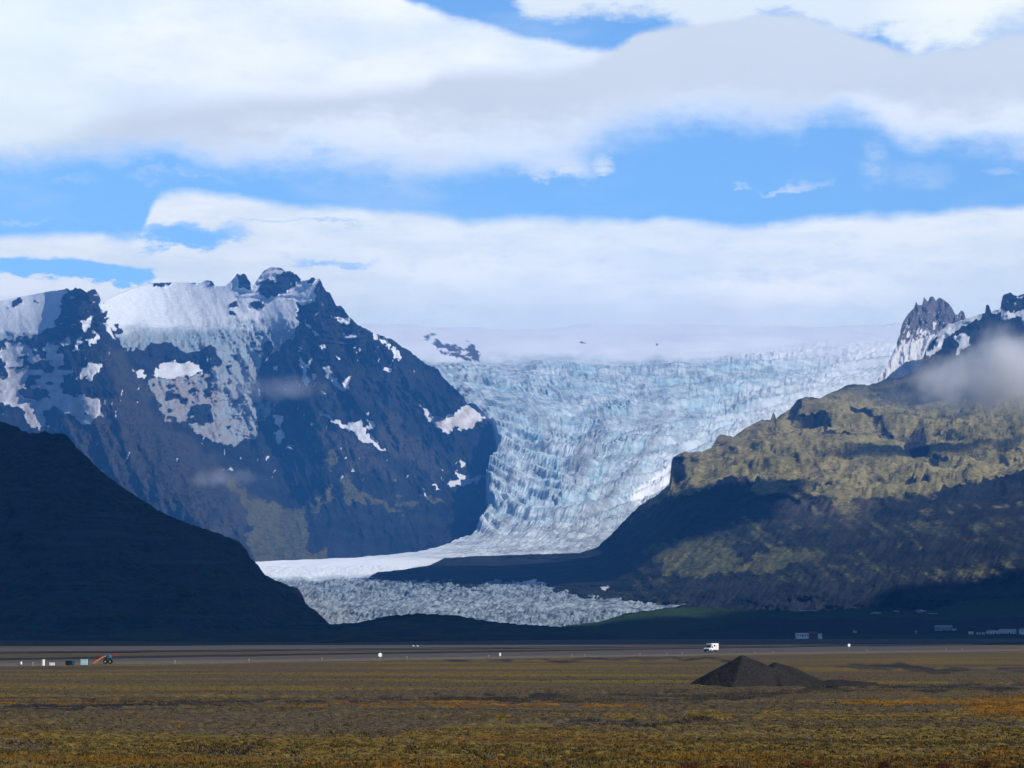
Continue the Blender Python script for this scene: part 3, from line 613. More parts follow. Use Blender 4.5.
def build_ground():
    ys = np.concatenate([[636.6, 637, 637.5, 638, 639], np.arange(640, 700, 0.5), np.arange(700, 782, 0.3), np.arange(782, 1300, 5)])
    xs = np.concatenate([np.arange(-1300, -180, 7), np.arange(-180, 1205, 1.3), np.arange(1205, 2330, 7)])
    py = np.repeat(ys[:, None], len(xs), 1); px = np.repeat(xs[None], len(ys), 0)
    X, Y = gpt(px, py)
    lump = ridged(X / 1.6, Y / 1.6, 3, 510) * sstep(420, 120, Y)
    tuss = fbm(X / 0.55, Y / 0.9, 2, 515) * sstep(260, 100, Y)
    moss = 0.42 + 0.9 * fbm(X / 60, Y / 18, 4, 520) + 0.35 * sstep(120, 80, Y)
    # bare gravel beyond the road, richer moss on this side
    beyond = sstep(0, 40, Y - (577 + 2.2 * X + 0)) 
    moss = moss - 0.9 * beyond
    # named patches of the plain
    dark = blur(pmask(px, py, [[(-20, 702), (180, 698), (430, 697), (440, 700), (200, 706), (0, 711), (-20, 711)], [(430, 694), (700, 690), (900, 684), (1200, 678), (1200, 690), (840, 690), (720, 700), (560, 702), (430, 699)],
                             [(170, 752), (260, 744), (272, 750), (220, 757)], [(440, 658), (760, 657), (740, 660), (460, 661)], [(0, 742), (40, 741), (60, 746), (0, 747)], [(830, 664), (1100, 668), (1100, 674), (860, 671)],
                             [(540, 720), (700, 716), (720, 722), (560, 726)]], 3, 30, 530), 3)
    moss = moss - 0.8 * dark
    orange = -0.1 + 0.7 * fbm(X / 50, Y / 8, 3, 540)
    orange = orange + 0.75 * blur(pmask(px, py, [[(256, 703), (420, 699), (560, 700), (560, 707), (470, 711), (420, 706), (256, 706)], [(-20, 700), (220, 697), (220, 699), (0, 703)], [(820, 699), (1100, 695), (1100, 702), (860, 703)],
                             [(560, 704), (650, 704), (640, 708), (560, 708)], [(700, 764), (1000, 752), (1220, 748), (1220, 785), (600, 785), (640, 768)],
                             [(440, 740), (560, 736), (640, 742), (560, 750)], [(300, 762), (520, 757), (620, 770), (300, 775)], [(960, 700), (1200, 698), (1200, 735), (980, 715)]], 3, 25, 541), 3)
    moss = moss + 0.4 * pmask(px, py, [[(500, 720), (1200, 700), (1200, 790), (300, 790), (300, 750)]], 8, 40, 542)
    Z = ground_z(X, Y) + 0.17 * (lump - 0.6) + 0.08 * tuss - 0.14 * dark * sstep(300, 180, Y)
    A = dict(moss=moss, orange=orange, bare=beyond * 0.6, sand=np.clip(dark * (0.55 + 1.2 * fbm(X / 12, Y / 5, 3, 545)) + 0.6 * sstep(0.25, 0.5, fbm(X / 70, Y / 9, 4, 547)), 0, 1))
    grid_object('ground', X, Y, Z, GM, A)
    # the rest of the sandur around it, as far as the mountains
    n = 80
    gx, gy = np.meshgrid(np.linspace(-5900, 5900, n), np.linspace(-1400, 16800, n))
    z = gx * 0 - 0.75
    grid_object('outer_ground', gx, gy, z, GM, dict(moss=0.4 + z * 0, orange=z * 0, bare=z * 0, sand=z * 0))
build_ground()

# road: straight gravel road crossing the plain obliquely, and the flood bank beyond it
def strip(name, a, b, prof, mat, n=400, wob=0.0, kind='structure'):
    """profile = list of (offset across, height)"""
    ax, ay = a; bx, by = b
    L = math.hypot(bx - ax, by - ay); ux, uy = (bx - ax) / L, (by - ay) / L
    nx, ny = -uy, ux
    s = np.linspace(0, L, n)
    X = np.zeros((len(prof), n)); Y = X.copy(); Z = X.copy()
    for i, (o_, h) in enumerate(prof):
        w = wob * fbm(s / 25, s * 0 + i * 0.7, 3, 600)
        X[i] = ax + ux * s + nx * (o_ + w); Y[i] = ay + uy * s + ny * (o_ + w)
        Z[i] = h * (1 + 0.35 * wob * fbm(s / 18, s * 0 + i, 3, 610)) 
    o = grid_object(name, X, Y, Z, mat, smooth=True, kind=kind)
    return o
m_road = simple('road_gravel', (0.098, 0.086, 0.074), 0.95, 0.05, 0.3, 0.4)
m_bank = simple('shaded_bank_gravel', (0.022, 0.021, 0.022), 0.95, 0.05, 0.4, 0.5)  # dark tone carries the bank's shaded face in the colour
m_flat = simple('grey_gravel', (0.078, 0.068, 0.066), 0.95, 0.05, 0.25, 0.05)
def ext(p, q, k0, k1):
    return (p[0] + (q[0] - p[0]) * k0, p[1] + (q[1] - p[1]) * k0), (p[0] + (q[0] - p[0]) * k1, p[1] + (q[1] - p[1]) * k1)
RA, RB = (-77, 346), (154, 693)
a, b = ext(RA, RB, -0.35, 1.4)
strip('road', a, b, [(-1.5, -0.35), (0, 0.22), (4.2, 0.28), (8.4, 0.22), (9.9, -0.3)], m_road, 500)
BA, BB = (-90, 402), (270, 1210)
a, b = ext(BA, BB, -0.3, 1.15)
strip('flood_bank', a, b, [(-3.5, -0.4), (-0.8, 0.38), (2.4, 0.48), (6.0, -0.5)], m_bank, 600, 0.6)
# grey outwash strip between road and bank
a1, b1 = ext(RA, RB, -0.3, 1.3); a2, b2 = ext(BA, BB, -0.25, 0.62)
n = 200; s = np.linspace(0, 1, n); r = np.linspace(0, 1, 12)[:, None]
# (sheet a few mm over the plain's highest ripples)
nx, ny = -0.832, 0.554
x1 = a1[0] + (b1[0] - a1[0]) * s + nx * 9.5; y1 = a1[1] + (b1[1] - a1[1]) * s + ny * 9.5
x2 = a2[0] + (b2[0] - a2[0]) * s; y2 = a2[1] + (b2[1] - a2[1]) * s
X = x1 + (x2 - x1) * r; Y = y1 + (y2 - y1) * r
grid_object('gravel_path', X, Y, X * 0 + 0.13 + 0.1 * fbm(X / 20, Y / 20, 3, 620) + 0.0, m_flat)
# second thin bank and the river flats farther out
def gp(px, py): x, y = gpt(px, py); return (float(x), float(y))
a, b = gp(-150, 654.5), gp(1150, 641.2)
strip('gravel_bank', a, b, [(-3, -0.4), (-0.5, 0.28), (2, 0.28), (5, -0.4)], m_bank, 500, 0.7)
A_, B_ = gp(-190, 655), gp(1200, 642.0)
far = []
for k, (p0, p1) in enumerate([(A_, B_)]):
    s = np.linspace(0, 1, 160)
    x1 = p0[0] + (p1[0] - p0[0]) * s; y1 = p0[1] + (p1[1] - p0[1]) * s
    pxs = 512 + x1 / y1 * F
    yb = curve(BELT_B, pxs) - 0.4
    y2 = (H0) * F / (yb - HZ) ; x2 = (pxs - 512) / F * y2
    r = np.linspace(0, 1, 30)[:, None]
    X = x1 + (x2 - x1) * r; Y = y1 + (y2 - y1) * r
    grid_object('river_flat', X, Y, X * 0 + 0.09 + 0.08 * fbm(X / 30, Y / 30, 3, 630), m_flat)

# ================================================================== GRAVEL HEAP
def build_heap():
    cx, cy = gpt(748, 685.5)
    cx, cy = float(cx), float(cy) + 4.2
    gx, gy = np.meshgrid(np.linspace(-7.2, 12.5, 260), np.linspace(-6.5, 8.0, 190))
    w = 0.5 * fbm(gx / 3, gy / 3, 3, 700)
    def cone(x0, y0, h, sl, ax=1.0, ay=1.0):
        return h - sl * np.sqrt(((gx - x0) * ax) ** 2 + ((gy - y0) * ay) ** 2 + 0.03) + w * 0.28
    def ridge(x0, y0, h0, x1, y1, h1, sl):
        dx, dy = x1 - x0, y1 - y0; L2 = dx * dx + dy * dy
        t = np.clip(((gx - x0) * dx + (gy - y0) * dy) / L2, 0, 1)
        d = np.sqrt((gx - x0 - dx * t) ** 2 + (gy - y0 - dy * t) ** 2 + 0.02)
        return h0 + (h1 - h0) * t - sl * d + w * 0.22
    def pyr(x0, y0, h, facets):
        zz = np.full(gx.shape, 99.0)
        for a_, sl in facets:
            a_ = math.radians(a_); zz = np.minimum(zz, h - sl * ((gx - x0) * math.cos(a_) + (gy - y0) * math.sin(a_)))
        return np.minimum(zz, h - 0.22 * np.hypot(gx - x0, gy - y0) ** 1.15) + w * 0.3
    z = np.maximum.reduce([pyr(0, 0, 2.7, [(208, 0.66), (180, 0.56), (297, 0.62), (340, 0.42), (100, 0.6), (40, 0.5)]),
                           pyr(3.2, 1.5, 2.15, [(205, 0.75), (290, 0.62), (350, 0.42), (100, 0.6), (40, 0.5)]),
                           pyr(3.0, -1.4, 1.15, [(212, 0.85), (300, 0.5), (350, 0.30), (80, 0.45)]),
                           pyr(-0.4, -1.9, 1.3, [(215, 0.7), (300, 0.5), (20, 0.35), (90, 0.3)]), cone(8.5, 0.0, 0.5, 0.14, 0.6, 1.3)])
    z = z + 0.25 * fbm(gx / 2.2, gy / 2.2, 3, 705) * (z > -0.2)
    z = blur(z, 7)
    z = z + 0.05 * fbm(gx / 0.7, gy / 0.7, 4, 710) * (z > 0)
    z = z + 0.10 * (ridged(gx / 0.5, gy / 0.5, 3, 720) - 0.6) * (gx < 0) * sstep(2.2, 0.8, z)
    z = np.where(z < 0, -0.25 + 0 * z, z) + float(ground_z(np.array([cx]), np.array([cy]))[0]) - 0.05
    m, t, b = base_mat('heap_gravel', 0.95, 0.05)
    co = t.new('ShaderNodeTexCoord').outputs['Object']
    n1 = t.noise(co, 6, 5, 0.8); n2 = t.noise(co, 0.7, 4)
    t.put(b.inputs['Base Color'], t.mix(1.0, t.mix(t.ramp(n1, 0.3, 0.7), (0.009, 0.009, 0.010), (0.040, 0.038, 0.036)), t.mix(n2, (0.8, 0.8, 0.8), (1.2, 1.2, 1.2)), 'MULTIPLY'))
    bump(t, b, n1, 1.0, 0.06)
    o = grid_object('gravel_heap', gx, gy, z, m, kind=None)
    o.location = (cx, cy, 0)
    tag(o, 'big dark grey heap of gravel with a pointed top standing alone on the plain', 'gravel heap')
build_heap()

# ================================================================== small things
def bm_obj(name, bm, mat, parent=None, smooth=False):
    me = bpy.data.meshes.new(name); bm.normal_update(); bm.to_mesh(me); bm.free()
    me.materials.append(mat)
    if smooth:
        for p in me.polygons: p.use_smooth = True
    o = bpy.data.objects.new(name, me); C.objects.link(o); o.parent = parent
    return o

def empty(name, loc, rz=0.0, scale=1.0):
    o = bpy.data.objects.new(name, None); C.objects.link(o)
    o.location = loc; o.rotation_euler = (0, 0, rz); o.scale = (scale,) * 3; o.empty_display_size = 0.3
    return o

def box(bm, c, s, bev=0.0, rot=None, taper=None):
    r = bmesh.ops.create_cube(bm, size=1.0)
    vs = r['verts']
    for v in vs:
        v.co = Vector((v.co.x * s[0], v.co.y * s[1], v.co.z * s[2]))
        if taper and v.co.z > 0: v.co.x *= taper[0]; v.co.y *= taper[1]
    if bev:
        es = list({e for v in vs for e in v.link_edges})
        rb = bmesh.ops.bevel(bm, geom=es, offset=bev, segments=2, affect='EDGES')
        vs = list({v for f in rb['faces'] for v in f.verts} | {v for v in vs if v.is_valid})
    mt = Matrix.Translation(Vector(c))
    if rot: mt = mt @ Matrix.Rotation(rot[1], 4, rot[0])
    bmesh.ops.transform(bm, matrix=mt, verts=vs)
    return bm

def cyl(bm, c, r, d, axis='Z', seg=20, r2=None):
    q = bmesh.ops.create_cone(bm, cap_ends=True, segments=seg, radius1=r, radius2=r if r2 is None else r2, depth=d)
    mt = Matrix.Translation(Vector(c))
    if axis == 'X': mt = mt @ Matrix.Rotation(PI / 2, 4, 'Y')
    if axis == 'Y': mt = mt @ Matrix.Rotation(PI / 2, 4, 'X')
    bmesh.ops.transform(bm, matrix=mt, verts=q['verts'])
    return bm

def prism(bm, pts, y0, y1):
    """side outline (x, z) extruded between y0 and y1"""
    a = [bm.verts.new((x, y0, z)) for x, z in pts]; b = [bm.verts.new((x, y1, z)) for x, z in pts]
    bm.faces.new(a); bm.faces.new(b[::-1])
    for i in range(len(pts)):
        j = (i + 1) % len(pts); bm.faces.new((a[i], b[i], b[j], a[j]))
    bmesh.ops.recalc_face_normals(bm, faces=bm.faces)
    return bm
NB = bmesh.new

m_white = simple('white_paint', (0.80, 0.80, 0.78), 0.4, 0.4, 0.04)
m_glass = simple('dark_glass', (0.02, 0.025, 0.03), 0.15, 0.6, 0.1)
m_tyre = simple('tyre_rubber', (0.012, 0.012, 0.012), 0.9, 0.1, 0.1)
m_rim = simple('wheel_steel', (0.35, 0.35, 0.36), 0.4, 0.5, 0.1, metal=0.6)
m_dark = simple('dark_plastic', (0.03, 0.03, 0.032), 0.7, 0.2, 0.1)
m_lamp = simple('lamp_glass', (0.5, 0.5, 0.45), 0.2, 0.6, 0.05)
m_red = simple('red_plastic', (0.4, 0.02, 0.02), 0.4, 0.4, 0.1)
m_orange = simple('orange_paint', (0.75, 0.20, 0.06), 0.5, 0.3, 0.1)
m_blue = simple('blue_paint', (0.03, 0.22, 0.34), 0.5, 0.3, 0.15)
m_navy = simple('navy_paint', (0.012, 0.04, 0.08), 0.6, 0.3, 0.2)
m_pale = simple('pale_blue_paint', (0.40, 0.62, 0.66), 0.5, 0.3, 0.06)
m_yellow = simple('yellow_paint', (0.42, 0.32, 0.12), 0.6, 0.2, 0.1)
m_post = simple('galvanised_post', (0.25, 0.25, 0.25), 0.6, 0.3, 0.1)

# ---- camper: nose towards -X of its own frame
def build_camper():
    x, y = gpt(713, 653)
    hx, hy = -0.555, -0.832
    t = empty('camper_truck', (float(x) - 0.3, float(y) + 2, 0.24), math.atan2(-hy, -hx), 0.86)
    tag(t, 'white boxy camper truck driving on the gravel road, the only vehicle there', 'camper')
    b = NB(); prism(b, [(-2.7, 0.5), (-2.7, 1.0), (-2.55, 1.12), (-1.75, 1.22), (-1.25, 1.95), (-0.6, 2.0), (-0.6, 0.5)], -0.95, 0.95)
    body = bm_obj('cab', b, m_white, t)
    b = NB(); box(b, (1.05, 0, 1.55), (3.5, 2.05, 1.95), 0.08); box(b, (-0.85, 0, 2.27), (0.9, 1.9, 0.5), 0.1)
    hb = bm_obj('living_box', b, m_white, t)
    b = NB(); b_pts = [(-1.80, 1.24), (-1.33, 1.90), (-1.36, 1.92), (-1.84, 1.26)]
    prism(b, b_pts, -0.82, 0.82); bm_obj('windscreen', b, m_glass, t)
    for s in (-1, 1):
        b = NB(); prism(b, [(-1.45, 1.22), (-1.15, 1.75), (-0.72, 1.75), (-0.72, 1.22)], s * 0.953, s * 0.975)
        bm_obj('side_window', b, m_glass, t)
        b = NB(); box(b, (0.3, s * 1.035, 1.85), (0.85, 0.03, 0.5), 0.01); bm_obj('side_window', b, m_glass, t)
        b = NB(); box(b, (-2.72, s * 0.68, 0.86), (0.05, 0.32, 0.18), 0.01); bm_obj('headlight', b, m_lamp, t)
        b = NB(); box(b, (2.82, s * 0.85, 0.85), (0.04, 0.14, 0.3), 0.01); bm_obj('tail_light', b, m_red, t)
        b = NB(); box(b, (-1.5, s * 1.12, 1.35), (0.1, 0.18, 0.3), 0.02); bm_obj('wing_mirror', b, m_dark, t)
    b = NB(); box(b, (-2.74, 0, 0.88), (0.04, 0.9, 0.28), 0.01); bm_obj('grille', b, m_dark, t)
    b = NB(); box(b, (-2.8, 0, 0.5), (0.2, 1.85, 0.24), 0.04); bm_obj('bumper', b, m_dark, t)
    b = NB(); box(b, (0.1, 0, 0.5), (5.3, 1.3, 0.2), 0.02); bm_obj('chassis', b, m_dark, t)
    b = NB(); box(b, (1.5, -1.035, 1.4), (0.65, 0.03, 1.5), 0.01); bm_obj('door', b, simple('door_paint', (0.7, 0.7, 0.68), 0.4, 0.4, 0.04), t)
    for wx in (-1.85, 1.35):
        for s in (-1, 1):
            b = NB(); cyl(b, (wx, s * 0.86, 0.42), 0.42, 0.28, 'Y', 28); w = bm_obj('wheel', b, m_tyre, t)
            b = NB(); cyl(b, (wx, s * 0.99, 0.42), 0.22, 0.06, 'Y', 20); bm_obj('rim', b, m_rim, w)
build_camper()

# ---- roadside marker posts
def place_on(px, py):
    x, y = gpt(px, py, 0.2); return float(x), float(y)
posts = [(33, 665.5), (175, 663.5), (249, 661.8), (322, 660.3), (407, 659), (489, 657.5), (572, 656.6), (585, 656.4), (640, 655.4), (667, 655), (682, 654.8), (755, 653.5), (773, 653.2), (867, 651.6), (946, 650), (962, 649.8)]
pl = ['yellow marker post farthest left along the gravel road, below the white drum', 'yellow marker post right of the tilted orange loader arm', 'yellow marker post midway between the loader and the round white sign',
      'yellow marker post left of the round white sign', 'yellow marker post just right of the round white sign', 'yellow marker post just left of the slim white sign', 'left post of the close pair of yellow posts in mid road',
      'right post of the close pair of yellow posts in mid road', 'third yellow marker post left of the camper truck', 'second yellow marker post left of the camper truck', 'yellow marker post nearest the camper truck, on its left',
      'yellow marker post behind the peak of the gravel heap', 'yellow marker post behind the right shoulder of the gravel heap', 'yellow marker post just right of the white sign on the far bank',
      'left post of the pair of yellow posts below the grey farm block', 'rightmost yellow marker post along the gravel road']
first = None
for (px_, py_), lab in zip(posts, pl):
    x, y = place_on(px_, py_)
    if first is None:
        first = empty('marker_post', (x, y, 0.1)); tag(first, lab, 'marker post', 'marker posts along the gravel road')
        b = NB(); box(b, (0, 0, 0.30), (0.10, 0.08, 0.60), 0.012); bm_obj('post', b, m_yellow, first)
        b = NB(); box(b, (0, -0.05, 0.48), (0.08, 0.02, 0.1), 0.004); bm_obj('reflector', b, m_white, first)
    else:
        c = first.copy(); C.objects.link(c); c.location = (x, y, 0.1); c['label'] = lab
        for ch in list(first.children):
            d = ch.copy(); C.objects.link(d); d.parent = c

# ---- white signs
def sign(px, py, r, h, lab, round_=True):
    x, y = place_on(px, py)
    t = empty('road_sign', (x, y, 0.05), 0.45); tag(t, lab, 'sign', 'white signs by the road')
    b = NB(); cyl(b, (0, 0, h / 2), 0.05, h, 'Z', 12); bm_obj('pole', b, m_post, t)
    b = NB()
    if round_: cyl(b, (0, -0.07, h), r, 0.03, 'Y', 28)
    else: box(b, (0, -0.07, h - r * 0.4), (r * 1.3, 0.03, r * 2.2), 0.01)
    bm_obj('panel', b, m_white, t)
sign(380, 659.5, 0.36, 0.95, 'round white sign on a short pole beside the left half of the road')
sign(500, 658.2, 0.26, 0.95, 'slim white sign on a short pole in the middle of the road line', False)
sign(849, 651.0, 0.42, 1.7, 'white sign on a tall pole right of the gravel heap', True)

# ---- roadworks on the left
def drum(px, py, w, h, lab, name='white_drum', round_=True, mat=m_white, cat='drum', zz=0.12):
    x, y = place_on(px, py)
    t = empty(name, (x, y, zz), random.uniform(-0.4, 0.4)); tag(t, lab, cat)
    b = NB()
    if round_:
        cyl(b, (0, 0, h / 2), w / 2, h, 'Z', 24)
        bm_obj('barrel', b, mat, t)
        b = NB(); cyl(b, (0, 0, h + 0.03), w / 2 * 0.9, 0.05, 'Z', 24); bm_obj('lid', b, m_post, t)
    else:
        box(b, (0, 0, h / 2 + 0.04), (w, w * 0.75, h), 0.04); bm_obj('crate', b, mat, t)
        b = NB(); box(b, (0, 0, h + 0.06), (w * 1.04, w * 0.8, 0.06), 0.01); bm_obj('lid', b, mat, t)
        for s in (-1, 1):
            b = NB(); box(b, (s * w * 0.35, 0, 0.02), (w * 0.12, w * 0.7, 0.08)); bm_obj('skid', b, m_dark, t)
    return t
drum(21, 663.8, 0.32, 0.4, 'tiny white drum standing alone at the far left of the road')
drum(43, 665.0, 0.5, 0.85, 'tall white drum left of the low white crate')
drum(52, 665.3, 0.75, 0.38, 'low white crate right of the tall white drum', 'low_crate', False, m_white, 'crate')
drum(70, 664.6, 1.1, 0.55, 'dark blue crate left of the pale blue box by the road', 'dark_crate', False, m_navy, 'crate')
t = drum(84, 664.8, 0.95, 0.8, 'pale blue box with lid between the dark crate and the orange loader arm', 'pale_box', False, m_pale, 'box')

def build_loader():
    x, y = place_on(104, 663.2)
    t = empty('conveyor_loader', (x, y, 0.1), 0.05, 0.95); tag(t, 'small loader machine with sloping orange arm, blue body and red tip', 'loader')
    def bar(p, q, w, h, mat, name, par=t):
        p = Vector(p); q = Vector(q); d = q - p
        b = NB(); r = bmesh.ops.create_cube(b, size=1.0)
        for v in r['verts']: v.co = Vector((v.co.x * d.length, v.co.y * w, v.co.z * h))
        bmesh.ops.bevel(b, geom=b.edges[:], offset=0.02, segments=1, affect='EDGES')
        bmesh.ops.transform(b, matrix=Matrix.Translation((p + q) / 2) @ Matrix.Rotation(-math.atan2(d.z, d.x), 4, 'Y'), verts=b.verts[:])
        return bm_obj(name, b, mat, par)
    bar((-1.65, 0, 0.12), (-0.25, 0, 1.05), 0.5, 0.22, m_orange, 'arm')
    bar((-0.35, 0, 1.0), (0.25, 0, 1.25), 0.45, 0.14, simple('tan_paint', (0.5, 0.35, 0.2), 0.6, 0.2, 0.1), 'boom')
    b = NB(); box(b, (0.85, 0, 1.2), (0.75, 0.7, 0.5), 0.06, None, (0.8, 0.9)); bd = bm_obj('body', b, m_blue, t)
    b = NB(); box(b, (0.72, -0.36, 1.25), (0.3, 0.03, 0.2), 0.01); bm_obj('window', b, m_glass, bd)
    b = NB(); box(b, (0.6, 0, 0.85), (1.1, 0.6, 0.22), 0.03); bm_obj('chassis', b, m_dark, t)
    bar((1.2, 0, 1.3), (2.1, 0, 1.38), 0.3, 0.16, m_red, 'counter_arm')
    for wx in (0.25, 1.0):
        for s in (-1, 1):
            b = NB(); cyl(b, (wx, s * 0.36, 0.36), 0.36, 0.2, 'Y', 24); w = bm_obj('wheel', b, m_tyre, t)
            b = NB(); cyl(b, (wx, s * 0.455, 0.36), 0.17, 0.05, 'Y', 16); bm_obj('rim', b, m_rim, w)
build_loader()

# ---- farm buildings
def building(px, py, D, w, d, h, rh, rz, lab, cat, wall, roof, wins=3, chimney=False, name='farm_building', doors=1):
    x, y, z = world(px, py, D)
    t = empty(name, (float(x), float(y), float(z)), rz); tag(t, lab, cat)
    b = NB(); box(b, (0, 0, h / 2 - 1.5), (w, d, h + 3)); wl = bm_obj('wall', b, wall, t)
    b = NB(); prism(b, [(-d / 2 - 0.4, 0), (d / 2 + 0.4, 0), (0, rh)], -w / 2 - 0.4, w / 2 + 0.4)
    bmesh.ops.transform(b, matrix=Matrix.Translation((0, 0, h + 0.01)) @ Matrix.Rotation(PI / 2, 4, 'Z'), verts=b.verts[:])
    rf = bm_obj('roof', b, roof, t)
    for i in range(wins):
        wx = -w / 2 + (i + 0.5) * w / wins + (0.8 if wins == 1 else 0)
        if i == wins // 2 and doors:
            b = NB(); box(b, (wx, -d / 2 - 0.03, 1.1), (1.6, 0.1, 2.2)); dr = bm_obj('door', b, m_dark, t); continue
        b = NB(); box(b, (wx, -d / 2 - 0.03, h * 0.55), (1.5, 0.08, 1.2)); wd = bm_obj('window', b, m_glass, t)
        b = NB(); box(b, (wx, -d / 2 - 0.06, h * 0.55 - 0.7), (1.8, 0.12, 0.12)); bm_obj('sill', b, m_white, wd)
    if chimney:
        b = NB(); box(b, (w * 0.2, 0, h + rh), (0.9, 0.9, 1.4)); bm_obj('chimney', b, wall, rf)
    return t
w_white = simple('white_wall', (0.82, 0.82, 0.82), 0.8, 0.1, 0.08)
w_grey = simple('grey_blue_wall', (0.28, 0.38, 0.43), 0.8, 0.1, 0.2, 0.4)
w_rust = simple('rust_roof', (0.24, 0.09, 0.07), 0.8, 0.1, 0.25, 0.5)
w_tin = simple('tin_roof', (0.36, 0.42, 0.46), 0.6, 0.2, 0.15, 0.5)
w_brown = simple('brown_wall', (0.16, 0.10, 0.085), 0.8, 0.1, 0.2, 0.5)
def bd(px, py): return float(belt_depth(np.array(float(px)), np.array(float(py))))
DD = 2650
building(802, 636.6, DD, 13.5, 8, 3.0, 1.0, 0.1, 'long low white shed left of the house with the rusty roof', 'shed', w_white, w_white, 5, name='white_shed')
building(813, 636.4, DD + 5, 8.5, 8, 3.0, 2.4, 0.0, 'brown house with rusty red roof beside the long white shed', 'house', w_brown, w_rust, 3, True, 'farmhouse')
building(820, 636.3, DD - 8, 3.5, 4, 2.4, 1.0, 0.3, 'tiny white hut right of the rusty roofed house', 'hut', w_white, w_tin, 1, name='white_hut', doors=0)
Dg = bd(945, 630)
building(943.5, 630.8, Dg, 21, 9, 5.0, 1.8, -0.05, 'grey blue block of a farm building on the slope above the others', 'farm building', w_grey, w_grey, 5)
building(954.5, 631.2, Dg - 12, 4, 4, 2.2, 1.0, 0.2, 'small white hut at the right end of the grey blue block', 'hut', w_white, w_tin, 1, name='white_hut', doors=0)
De = bd(990, 634)
building(971, 634.0, De, 5, 5, 2.0, 0.9, 0.0, 'smallest white hut at the left end of the white farm row', 'hut', w_white, w_white, 1, name='white_hut', doors=0)
building(980.5, 634.2, De, 9, 6, 2.0, 0.9, 0.05, 'low pale shed second from the left in the white farm row', 'shed', w_white, w_rust, 3, name='pale_shed')
building(993, 634.2, De + 10, 15, 9, 3.0, 1.8, 0.1, 'wide white barn in the middle of the farm row', 'barn', w_white, w_tin, 4, name='white_barn')
building(1007.5, 633.8, De + 20, 20, 9, 3.8, 2.0, -0.05, 'longest white barn with pale tin roof in the farm row', 'barn', w_white, w_tin, 6, name='white_barn')
building(1023, 632.6, De + 10, 8, 8, 3.2, 1.6, 0.1, 'white house at the right edge of the photo by the farm row', 'house', w_white, w_tin, 2, True, name='white_house')
building(855, 632.6, bd(855, 632.6), 4, 4, 1.6, 0.8, 0.1, 'lonely pale blue hut between the rusty roofed house and grey block', 'hut', simple('pale_blue_wall', (0.35, 0.5, 0.55), 0.8, 0.1, 0.1), w_tin, 1, name='small_hut', doors=0)
building(916, 633.3, bd(916, 633.3), 2.2, 2.5, 2.2, 0.8, 0.1, 'narrow pale hut standing left of the grey blue block', 'hut', w_grey, w_tin, 1, name='small_hut', doors=0)

# ---- pale boulders on the river flat, ice blocks at the cliff foot
def boulder(name, px, py, D, r, lab, mat, cat='boulder', zs=0.6, n=3):
    x, y, z = world(px, py, D)
    b = NB(); bmesh.ops.create_icosphere(b, subdivisions=3, radius=1.0)
    sd = random.random() * 50
    for v in b.verts:
        k = 1 + 0.9 * float(fbm(np.array([v.co.x * 1.3 + sd]), np.array([v.co.y * 1.3 + v.co.z * 1.7]), 3, 5)[0])
        v.co = Vector((v.co.x * r[0] * k, v.co.y * r[1] * k, v.co.z * r[2] * k))
    o = bm_obj(name, b, mat, None); o.location = (float(x), float(y), float(z))
    tag(o, lab, cat); return o
m_bould = simple('pale_rock', (0.45, 0.47, 0.48), 0.9, 0.1, 0.2)
m_iceb = simple('ice_block', (0.40, 0.44, 0.48), 0.6, 0.3, 0.15, 0.1)
for i, (px_, l) in enumerate([(413, 'left one of two tiny pale boulders far out on the grey river flat'), (417.2, 'right one of two tiny pale boulders far out on the grey river flat')]):
    boulder('boulder', px_, 646.3, (H0 - 0.3) * F / 11.3, (0.5, 0.4, 0.35), l, m_bould)
for px_, py_, r, l in [(805, 611.2, (14, 10, 1.3), 'long low ice patch left of the others below the dark cliff'), (876, 613.5, (7, 6, 1.6), 'pale ice patch below the cliff, leftmost of three close ones'), (896, 611.5, (5, 6, 1.2), 'thin pale ice patch in the middle below the cliff'),
                       (920, 611.5, (7, 6, 2.0), 'bright pointed ice patch below the dark cliff'), (932, 614, (6, 6, 1.2), 'rightmost pale ice patch below the dark cliff')]:
    boulder('ice_patch', px_, py_, 3000, r, l, m_iceb, 'ice patch')

